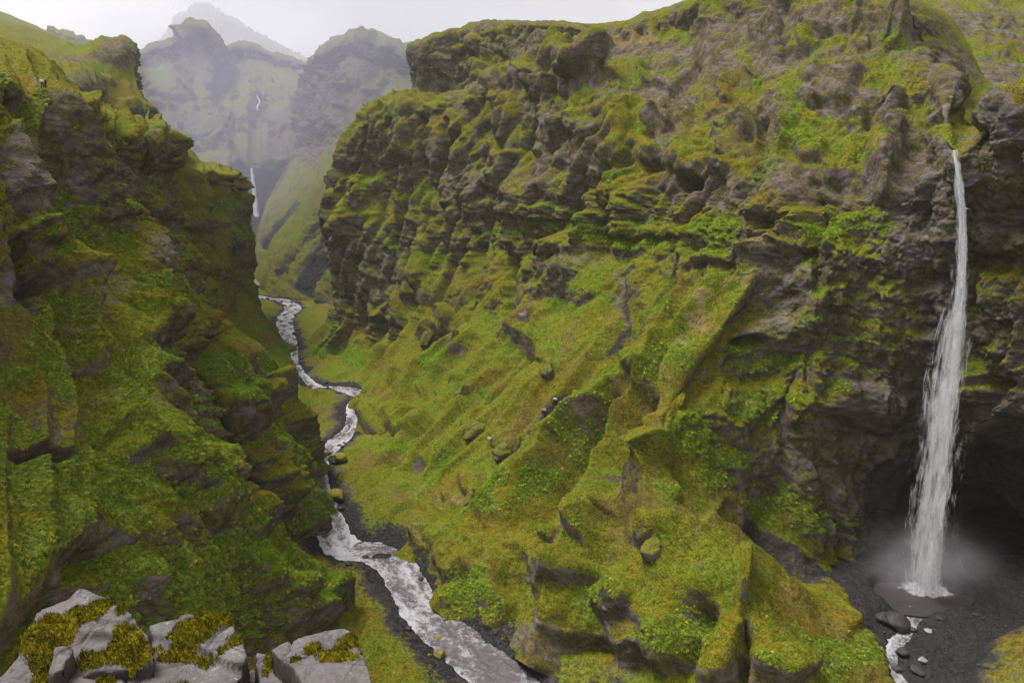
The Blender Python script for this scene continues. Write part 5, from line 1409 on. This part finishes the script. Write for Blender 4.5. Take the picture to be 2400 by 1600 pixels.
def slab(name, outline, z0, thick, label, tilt=(0.0, 0.0), steps=(), moss=(), cell=0.0085, seed=1, rough=0.012):
    W0 = np.array([WZ(x, y, z0) for x, y in outline])
    c = W0[:, :2].mean(0)
    poly = [(a - c[0], b - c[1]) for a, b in W0[:, :2]]
    pa = np.array(poly); mn, mx_ = pa.min(0) - 0.07, pa.max(0) + 0.07
    X, Y = np.meshgrid(np.arange(mn[0], mx_[0], cell), np.arange(mn[1], mx_[1], cell))
    P3 = np.stack([X + c[0], Y + c[1], np.full_like(X, z0)], -1).astype(np.float32)
    sd = poly_sd(X, Y, poly) + 0.007 * fbm(P3, 0.16, 2, seed * 3.1) + 0.003 * nz(P3, 0.03, seed)
    def topz(Xa, Ya, Pa):
        h = z0 + tilt[0] * Xa + tilt[1] * Ya + 0.004 * fbm(Pa, 0.3, 3, seed * 1.3) + 0.0022 * billow(Pa, 0.05, 2, seed + 2)
        q = np.stack([Xa * 0.9 + 0.5 * Ya + 0.02 * nz(Pa, 0.15, 3), Ya * 1.7 - 0.4 * Xa, np.full_like(Xa, seed * 1.0)], -1)
        cid, crk = worley(q, 0.55, seed)
        c2 = (cid * 91.7) % 1.0
        h = h + 0.030 * (cid - 0.5) + (c2 - 0.5) * 0.10 * Xa + (((cid * 53.1) % 1.0) - 0.5) * 0.10 * Ya - 0.022 * sstep(0.028, 0.0, crk)
        for (x, y, amp, wd) in steps:
            s0 = np.array(WZ(x, y, z0))[:2] - c
            h = h - amp * sstep(-wd, wd, -(Xa - s0[0]) * 0.35 - (Ya - s0[1]) + 0.05 * nz(Pa, 0.2, seed + 4))
        return h
    zt = topz(X, Y, P3)
    # outside the outline: walls hang straight down from the edge
    gx, gy = np.gradient(sd, cell, axis=1), np.gradient(sd, cell, axis=0)
    gl = np.maximum(np.hypot(gx, gy), 1e-3); gx, gy = gx / gl, gy / gl
    out = np.clip(-sd, 0, 0.06)
    Xw, Yw = X + gx * out * 0.8, Y + gy * out * 0.8
    drop = np.clip(out / 0.036, 0, 1)
    strat = 0.012 * nz(np.stack([P3[..., 0], P3[..., 1], -drop * thick], -1).astype(np.float32), 0.09, seed + 9)
    zt = zt - 0.006 * np.clip(1 - sd / 0.012, 0, 1) ** 2 * (sd > 0)
    zz = zt - drop * thick
    Pm = np.stack([Xw + strat * gx * (drop > 0.05) * 2, Yw + strat * gy * (drop > 0.05) * 2, zz - z0], -1).astype(np.float32)
    ok = sd > -0.042
    keep = ok[:-1, :-1] & ok[1:, :-1] & ok[1:, 1:] & ok[:-1, 1:]
    o = grid_mesh(name, Pm, M_SLAB, None, keep, False)
    o.location = (c[0], c[1], z0)
    tag(o, label, "rock slab" if 'slab' in name else "rock")
    rg = np.random.default_rng(seed + 40)
    for mi, mp_ in enumerate(moss):
        mw = np.array([WZ(x, y, z0) for x, y in mp_])[:, :2] - c
        mn, mx_ = mw.min(0) - 0.02, mw.max(0) + 0.02
        Xm, Ym = np.meshgrid(np.arange(mn[0], mx_[0], 0.007), np.arange(mn[1], mx_[1], 0.007))
        Pq = np.stack([Xm + c[0], Ym + c[1], np.full_like(Xm, z0)], -1).astype(np.float32)
        sdm = poly_sd(Xm, Ym, [tuple(v) for v in mw]) + 0.02 * fbm(Pq, 0.09, 3, seed + mi * 2.0)
        sds = poly_sd(Xm, Ym, poly)
        hgt = 0.034 * np.sqrt(np.clip(sdm / 0.06, 0, 1)) * (0.75 + 0.5 * nz(Pq, 0.11, mi)) + 0.016 * billow(Pq, 0.05, 2, mi + 3.0) * (sdm > 0)
        zq = topz(Xm, Ym, Pq) - sstep(0.0, -0.05, sds) * 0.10
        Pv = np.stack([Xm, Ym, zq - z0 + hgt - 0.006], -1)
        okm = sdm > -0.004
        keepm = okm[:-1, :-1] & okm[1:, :-1] & okm[1:, 1:] & okm[:-1, 1:]
        if keepm.sum() < 4: continue
        mo = grid_mesh("moss", Pv.astype(np.float32), M_CUSH, None, keepm, True)
        mo.parent = o
        # moss shoots
        sel = np.argwhere(sdm > 0.0)
        nb = min(int(len(sel) * 1.6), 9000)
        pick = sel[rg.integers(0, len(sel), nb)]
        b = Pv[pick[:, 0], pick[:, 1]] + rg.normal(0, 0.003, (nb, 3)) * [1, 1, 0]
        a = rg.uniform(0, 6.283, nb); ln = rg.uniform(0.010, 0.024, nb); w = rg.uniform(0.0014, 0.0028, nb)
        lean = rg.uniform(0.1, 0.9, nb)
        sx = np.stack([-np.sin(a) * w, np.cos(a) * w, 0 * w], -1)
        tip = b + np.stack([np.cos(a) * ln * lean, np.sin(a) * ln * lean, ln], -1)
        V = np.stack([b - sx, b + sx, tip], 1).reshape(-1, 3)
        F = np.arange(nb * 3).reshape(-1, 3)
        so = mesh_from("moss_shoots", V, F, M_CUSH, smooth=False, parent=mo)
        so["kind"] = "stuff"
    return o

slab("rock_slab", z4([(-160,1000),(0,920),(180,740),(310,580),(390,490),(530,410),(700,350),(840,300),(980,180),(1070,200),(1180,250),(1340,290),(1440,370),(1560,440),(1660,520),(1700,600),(1800,690),(1850,800),(1858,880),(1500,960),(880,980),(600,1420),(-160,1420)]),
     -2.0, 0.34, "pointed grey lichened slab with a thick band of moss across it", tilt=(-0.03, 0.10), steps=((150,1455,0.05,0.03),(120,1510,0.05,0.03)), seed=2,
     moss=(z4([(200,720),(320,580),(520,470),(600,440),(760,470),(940,390),(1100,370),(1150,330),(1420,310),(1440,350),(1200,520),(1000,600),(880,680),(780,810),(690,830),(640,900),(600,1050),(640,1180),(560,1390),(0,1390),(130,1150),(280,1090),(360,930),(280,830)]),
           z4([(920,830),(1000,790),(1220,770),(1380,680),(1400,630),(1560,590),(1700,590),(1720,640),(1850,790),(1860,860),(1760,890),(1600,960),(1450,930),(1250,950),(1000,950),(940,880)]),
           z4([(1400,490),(1430,430),(1510,385),(1580,420),(1530,510),(1430,520)])))
slab("rock_slab", z6([(910,1215),(1000,1190),(1150,1160),(1210,1165),(1420,1155),(1435,1210),(1450,1250),(1490,1300),(1515,1370),(1490,1420),(1420,1500),(1390,1620),(230,1620),(280,1568),(390,1490),(560,1420),(700,1385),(760,1400),(810,1370),(930,1350),(925,1270)]),
     -2.1, 0.42, "broad grey slab with rusty gold moss along its back edge", tilt=(-0.05, 0.07), steps=((420,1505,0.035,0.02),), seed=5,
     moss=(z6([(960,1385),(970,1350),(1060,1310),(1010,1295),(1070,1225),(1180,1168),(1420,1155),(1432,1200),(1330,1240),(1290,1280),(1230,1340),(1300,1350),(1290,1380),(1250,1420),(1180,1390),(1060,1400),(990,1395)]),
           z6([(1300,1400),(1330,1340),(1400,1320),(1380,1280),(1430,1245),(1480,1260),(1490,1310),(1410,1340),(1360,1380)]),
           z6([(930,1600),(930,1560),(1000,1510),(1140,1490),(1175,1530),(1130,1600)]), z4([(1120,1180),(1260,1080),(1350,1130),(1440,1060),(1520,1040),(1530,1080),(1470,1180),(1370,1250),(1300,1340),(1180,1340)]),
           z6([(900,1350),(920,1315),(980,1300),(985,1325),(940,1352)])))
slab("rock_slab", z5([(960,920),(1080,850),(1200,800),(1400,720),(1520,690),(1740,640),(1880,625),(1930,650),(2030,760),(2060,880),(2120,970),(2150,1080),(2200,1200),(2250,1400),(1380,1400),(1340,1307),(1250,1150),(1170,1080),(1040,990)]),
     -2.15, 0.45, "smooth grey slab with bright yellow moss cushions near the drop", tilt=(-0.04, 0.06), seed=8,
     moss=(z5([(1450,990),(1600,910),(1720,880),(1790,760),(1920,670),(1990,660),(2040,760),(2030,840),(1880,870),(1950,900),(2080,920),(2110,970),(1950,1030),(1780,1060),(1560,1060),(1510,1020)]),
           z5([(1330,930),(1400,840),(1540,800),(1620,850),(1580,900),(1470,970),(1350,970)]), z5([(1180,1070),(1250,1010),(1330,1015),(1240,1070)])))
slab("rock", z4([(640,880),(680,840),(770,825),(880,850),(900,880),(800,1010),(780,1090),(640,1130),(590,1110),(620,990)]), -2.0, 0.22, "small angular grey block wedged under the pointed slab", tilt=(0.02, 0.05), seed=11,
     moss=(z4([(820,870),(880,850),(900,885),(850,910)]),))
slab("rock", z5([(790,940),(880,960),(1000,980),(1160,1080),(1280,1200),(1360,1400),(860,1400),(820,1250),(770,1040)]), -2.26, 0.5, "dark brown mossy rock wedged between the two grey slabs", tilt=(0.10, 0.05), seed=13,
     moss=(z5([(880,1010),(960,980),(1020,1040),(1000,1130),(900,1210),(840,1180),(850,1080)]),))
slab("rock", z5([(660,1200),(760,1120),(850,1250),(820,1400),(660,1400)]), -2.42, 0.4, "small purple-grey stone in the gap beside the dark mossy rock", seed=15)

def near_edge():
    """the ledge the slabs and the viewer stand on, falling away in a cliff"""
    t = np.linspace(0, 1, 70); xs = np.linspace(-3.4, 2.2, 110)
    P = np.zeros((70, 110, 3), np.float32)
    for i, a in enumerate(t):
        for j, x in enumerate(xs):
            edge = 2.35 + 0.1 * math.sin(x * 2.1) - 0.9 * max(0, x + 0.75) - 0.12 * max(0, -x - 2.2) ** 2
            if a < 0.5: y = -4 + (edge + 4) * a * 2; z = -2.62 + 0.05 * math.sin(x * 3 + y)
            else: k = (a - 0.5) * 2; y = edge + 0.05 - 3 * k; z = -2.62 - 42 * k ** 1.2
            P[i, j] = (x * (1 + 2.5 * max(0, a - 0.5)), y, z)
    P += 0.06 * np.stack([nz(P, 0.8, 1), nz(P, 0.8, 5), nz(P, 0.8, 9)], -1)
    one = np.ones(P.shape[:2], np.float32)
    o = grid_mesh("cliff_edge", P, M_TERRAIN, {"cover": np.stack([0.2 * one, 0 * one, 0.5 * one, 0 * one], -1), "ground": np.stack([0.2 * one, 0 * one, one, one], -1)})
    tag(o, "rocky ledge under the grey slabs", None, None, "structure")
near_edge()

# ------------------------------------------------------------------ hikers on the rim
def plain(name, col, rough=0.8):
    T = NT(name)
    p = T.obj(); a = T.noise(p, 14, 3, 0.6)
    T.bsdf(T.mix(a, tuple(c * 0.8 for c in col), tuple(min(1, c * 1.15) for c in col)), rough, None, 0.3)
    return T.m
M_SKIN = plain("skin", (0.45, 0.28, 0.2)); M_HAIR = plain("dark_hair", (0.03, 0.022, 0.018))
M_GREYC = plain("grey_cloth", (0.42, 0.42, 0.44)); M_LGREY = plain("light_grey_cloth", (0.5, 0.5, 0.52)); M_WHITE = plain("white_cloth", (0.75, 0.75, 0.78)); M_NAVY = plain("navy_cloth", (0.02, 0.02, 0.03)); M_RED = plain("dark_red_cloth", (0.16, 0.035, 0.03)); M_BOOT = plain("boots", (0.03, 0.025, 0.02))

def skin_obj(name, verts, edges, radii, mat, parent, sub=2, root=0):
    me = bpy.data.meshes.new(name); me.from_pydata(verts, edges, []); me.update()
    o = bpy.data.objects.new(name, me); COL.objects.link(o); o.parent = parent
    sm = o.modifiers.new("skin", 'SKIN'); ss = o.modifiers.new("sub", 'SUBSURF'); ss.levels = ss.render_levels = sub
    sk = me.skin_vertices[0].data
    for v, r in zip(sk, radii): v.radius = (r, r)
    sk[root].use_root = True
    me.materials.append(mat)
    return o

def person(loc, rz, label, top, legs, pose=0.0, arm=0.0, pack=None):
    e = empty("person", loc, rz); tag(e, label, "person", "hikers on the rim")
    # continuous body: legs, trunk, arms, neck, head
    v = [(0, 0, .93), (0, 0, 1.12), (0, 0.01, 1.36), (0, .01, 1.49), (0, -.01, 1.60), (0, -.015, 1.70),
         (-.10, 0, .88), (-.12, -.02 - pose * .05, .50), (-.13, .03 + pose * .05, .09), (-.13, -.13 + pose * .05, .045),
         (.10, 0, .88), (.12, -.02 + pose * .12, .50), (.13, .05 - pose * .10, .09), (.13, -.12 - pose * .10, .045),
         (-.19, .01, 1.42), (-.24, .03, 1.16), (-.20 + arm * .1, -.10 - arm * .2, .94 + arm * .28), (-.18 + arm * .12, -.15 - arm * .24, .87 + arm * .32),
         (.19, .01, 1.42), (.24, .03, 1.16), (.20 - arm * .1, -.10 - arm * .2, .94 + arm * .28), (.18 - arm * .12, -.15 - arm * .24, .87 + arm * .32)]
    ed = [(0, 1), (1, 2), (2, 3), (3, 4), (4, 5), (0, 6), (6, 7), (7, 8), (8, 9), (0, 10), (10, 11), (11, 12), (12, 13), (2, 14), (14, 15), (15, 16), (16, 17), (2, 18), (18, 19), (19, 20), (20, 21)]
    ra = [.13, .125, .15, .055, .085, .07, .085, .062, .045, .04, .085, .062, .045, .04, .062, .048, .038, .03, .062, .048, .038, .03]
    skin_obj("body", v, ed, ra, M_SKIN, e)
    skin_obj("jacket", [v[0], v[1], v[2], v[14], v[15], v[16], v[18], v[19], v[20]], [(0, 1), (1, 2), (2, 3), (3, 4), (4, 5), (2, 6), (6, 7), (7, 8)], [.165, .155, .175, .082, .066, .055, .082, .066, .055], top, e)
    skin_obj("trousers", [v[0], v[6], v[7], v[8], v[10], v[11], v[12]], [(0, 1), (1, 2), (2, 3), (0, 4), (4, 5), (5, 6)], [.15, .105, .08, .066, .105, .08, .066], legs, e)
    skin_obj("boot", [v[8], v[9]], [(0, 1)], [.062, .055], M_BOOT, e, 1); skin_obj("boot", [v[12], v[13]], [(0, 1)], [.062, .055], M_BOOT, e, 1)
    skin_obj("hair", [(0, .02, 1.64), (0, .015, 1.73)], [(0, 1)], [.082, .08], M_HAIR, e, 2)
    if pack: skin_obj("backpack", [(0, .17, 1.14), (0, .18, 1.40)], [(0, 1)], [.11, .115], pack, e, 1)
    return e

def stand(px, py):
    return surf_at("canyon_wall_left", px, py, 5)
p1 = stand(84, 203); p2 = stand(101, 207); p3 = stand(108, 207)
person(p1, 2.2, "hiker all in light grey, standing apart on the rim", M_GREYC, M_LGREY, 0.6, 0.2)
person(p2, 0.3, "hiker in a white jacket and dark trousers on the rim", M_WHITE, M_NAVY, 0.2, 0.6)
person(p3, -0.4, "hiker in dark red jacket close beside the white jacket", M_RED, M_NAVY, 0.3, 0.5, M_NAVY)

# ------------------------------------------------------------------ white seabirds gliding in the canyon
M_BIRD = plain("white_plumage", (0.80, 0.80, 0.82)); M_WING = plain("pale_grey_plumage", (0.62, 0.62, 0.66)); M_BEAK = plain("beak", (0.5, 0.36, 0.1))
def bird(px, py, Y, rz, bank, label):
    e = empty("seabird", W(px, py, Y), rz); e.rotation_euler = (0.0, bank, rz); tag(e, label, "bird", "seabirds gliding in the canyon")
    skin_obj("body", [(0, -.24, 0), (0, -.1, .0), (0, .08, .01), (0, .2, .035), (0, .27, .045)], [(0, 1), (1, 2), (2, 3), (3, 4)], [.03, .075, .085, .055, .045], M_BIRD, e)
    for s in (-1, 1):
        bm = bmesh.new()
        pr = [(0.05, .10, -.08, .02), (.28, .16, -.04, .09), (.45, .10, -.08, .10), (.62, -.06, -.12, .05)]
        top = []
        for (x, yl, yt, z) in pr:
            top.append([bm.verts.new((s * x, yl, z + .012)), bm.verts.new((s * x, yt, z)), bm.verts.new((s * x, yl, z - .008))])
        for a, b in zip(top[:-1], top[1:]):
            for i in range(3): bm.faces.new((a[i], b[i], b[(i + 1) % 3], a[(i + 1) % 3]))
        bm.faces.new(top[-1])
        me = bpy.data.meshes.new("wing"); bm.normal_update(); bm.to_mesh(me); bm.free(); me.materials.append(M_WING)
        w = bpy.data.objects.new("wing", me); COL.objects.link(w); w.parent = e
    bm = bmesh.new()
    q = [bm.verts.new(c) for c in ((0, -.22, .012), (-.09, -.40, 0), (0, -.42, .006), (.09, -.40, 0), (0, -.22, -.012))]
    bm.faces.new((q[0], q[1], q[2])); bm.faces.new((q[0], q[2], q[3])); bm.faces.new((q[4], q[2], q[1])); bm.faces.new((q[4], q[3], q[2])); bm.faces.new((q[0], q[4], q[1])); bm.faces.new((q[0], q[3], q[4]))
    me = bpy.data.meshes.new("tail"); bm.to_mesh(me); bm.free(); me.materials.append(M_BIRD)
    t = bpy.data.objects.new("tail", me); COL.objects.link(t); t.parent = e
    bm = bmesh.new(); bmesh.ops.create_cone(bm, segments=6, radius1=.018, radius2=.004, depth=.06, cap_ends=True)
    me = bpy.data.meshes.new("beak"); bm.to_mesh(me); bm.free(); me.materials.append(M_BEAK)
    k = bpy.data.objects.new("beak", me); COL.objects.link(k); k.parent = e; k.location = (0, .335, .04); k.rotation_euler = (-math.pi / 2, 0, 0)
for a in ((554,851,185,2.4,.5,"white seabird gliding before the mossy buttress"), (526,776,205,1.2,.3,"white seabird near the dark hollow of the layered cliff"), (491,932,160,.4,-.4,"white seabird low over the leafy gully"),
          (2229,228,150,1.0,.4,"white seabird against the crag beside the tall waterfall's lip"), (2266,489,140,2.0,-.3,"white seabird right beside the upper plume of the waterfall"), (1385,829,205,.8,.5,"white seabird over the grassy slope's gully"),
          (1785,690,165,2.9,.2,"white seabird in front of the bare alcove"), (1016,440,340,1.5,.4,"white seabird before the pillars of the far cliff")):
    bird(*a)

# ------------------------------------------------------------------ haze
def make_haze():
    T = NT("valley_haze")
    v = T.n("ShaderNodeVolumePrincipled")
    v.inputs["Color"].default_value = (0.94, 0.94, 0.95, 1)
    v.inputs["Density"].default_value = HAZE
    v.inputs["Anisotropy"].default_value = 0.1
    T.l(v.outputs[0], T.out.inputs["Volume"])
    bm = bmesh.new()
    bmesh.ops.create_cube(bm, size=1.0)
    for vv in bm.verts:
        vv.co = Vector((vv.co.x * 16000, 6500 + vv.co.y * 13800, 1750 + vv.co.z * 3900))
    me = bpy.data.meshes.new("haze"); bm.to_mesh(me); bm.free()
    me.materials.append(T.m)
    o = bpy.data.objects.new("haze", me); COL.objects.link(o)
    tag(o, "thin pale mist filling the whole valley air", None, None, "stuff")
HAZE = 0.00006
make_haze()

# low cloud hanging in the head of the valley
def cloud_bank(name, c, r, dens, label):
    T = NT(name)
    o3 = T.obj()
    L = T.n("ShaderNodeVectorMath", operation='LENGTH'); T.l(o3, L.inputs[0])
    dn = T.math('MULTIPLY', T.ss(L.outputs["Value"], 1.0, 0.1), T.math('MULTIPLY', T.ss(T.noise(o3, 1.8, 3, 0.55), 0.2, 0.8), dens))
    v = T.n("ShaderNodeVolumePrincipled"); v.inputs["Color"].default_value = (0.72, 0.73, 0.98, 1)
    T.l(dn, v.inputs["Density"]); T.l(v.outputs[0], T.out.inputs["Volume"])
    bm = bmesh.new(); bmesh.ops.create_icosphere(bm, subdivisions=3, radius=1.0)
    me = bpy.data.meshes.new(name); bm.to_mesh(me); bm.free(); me.materials.append(T.m)
    o = bpy.data.objects.new(name, me); COL.objects.link(o); o.location = c; o.scale = r
    tag(o, label, None, None, "stuff")
cloud_bank("cloud_bank", (-180, 760, 170), (680, 450, 330), 0.0019, "bank of thin mist drifting before the valley head")
cloud_bank("cloud_bank", (-3600, 8300, 2300), (2700, 1100, 1000), 0.0008, "cloud wrapped round the faint far summit")  # cloud volume added in front of the far summit to fade it
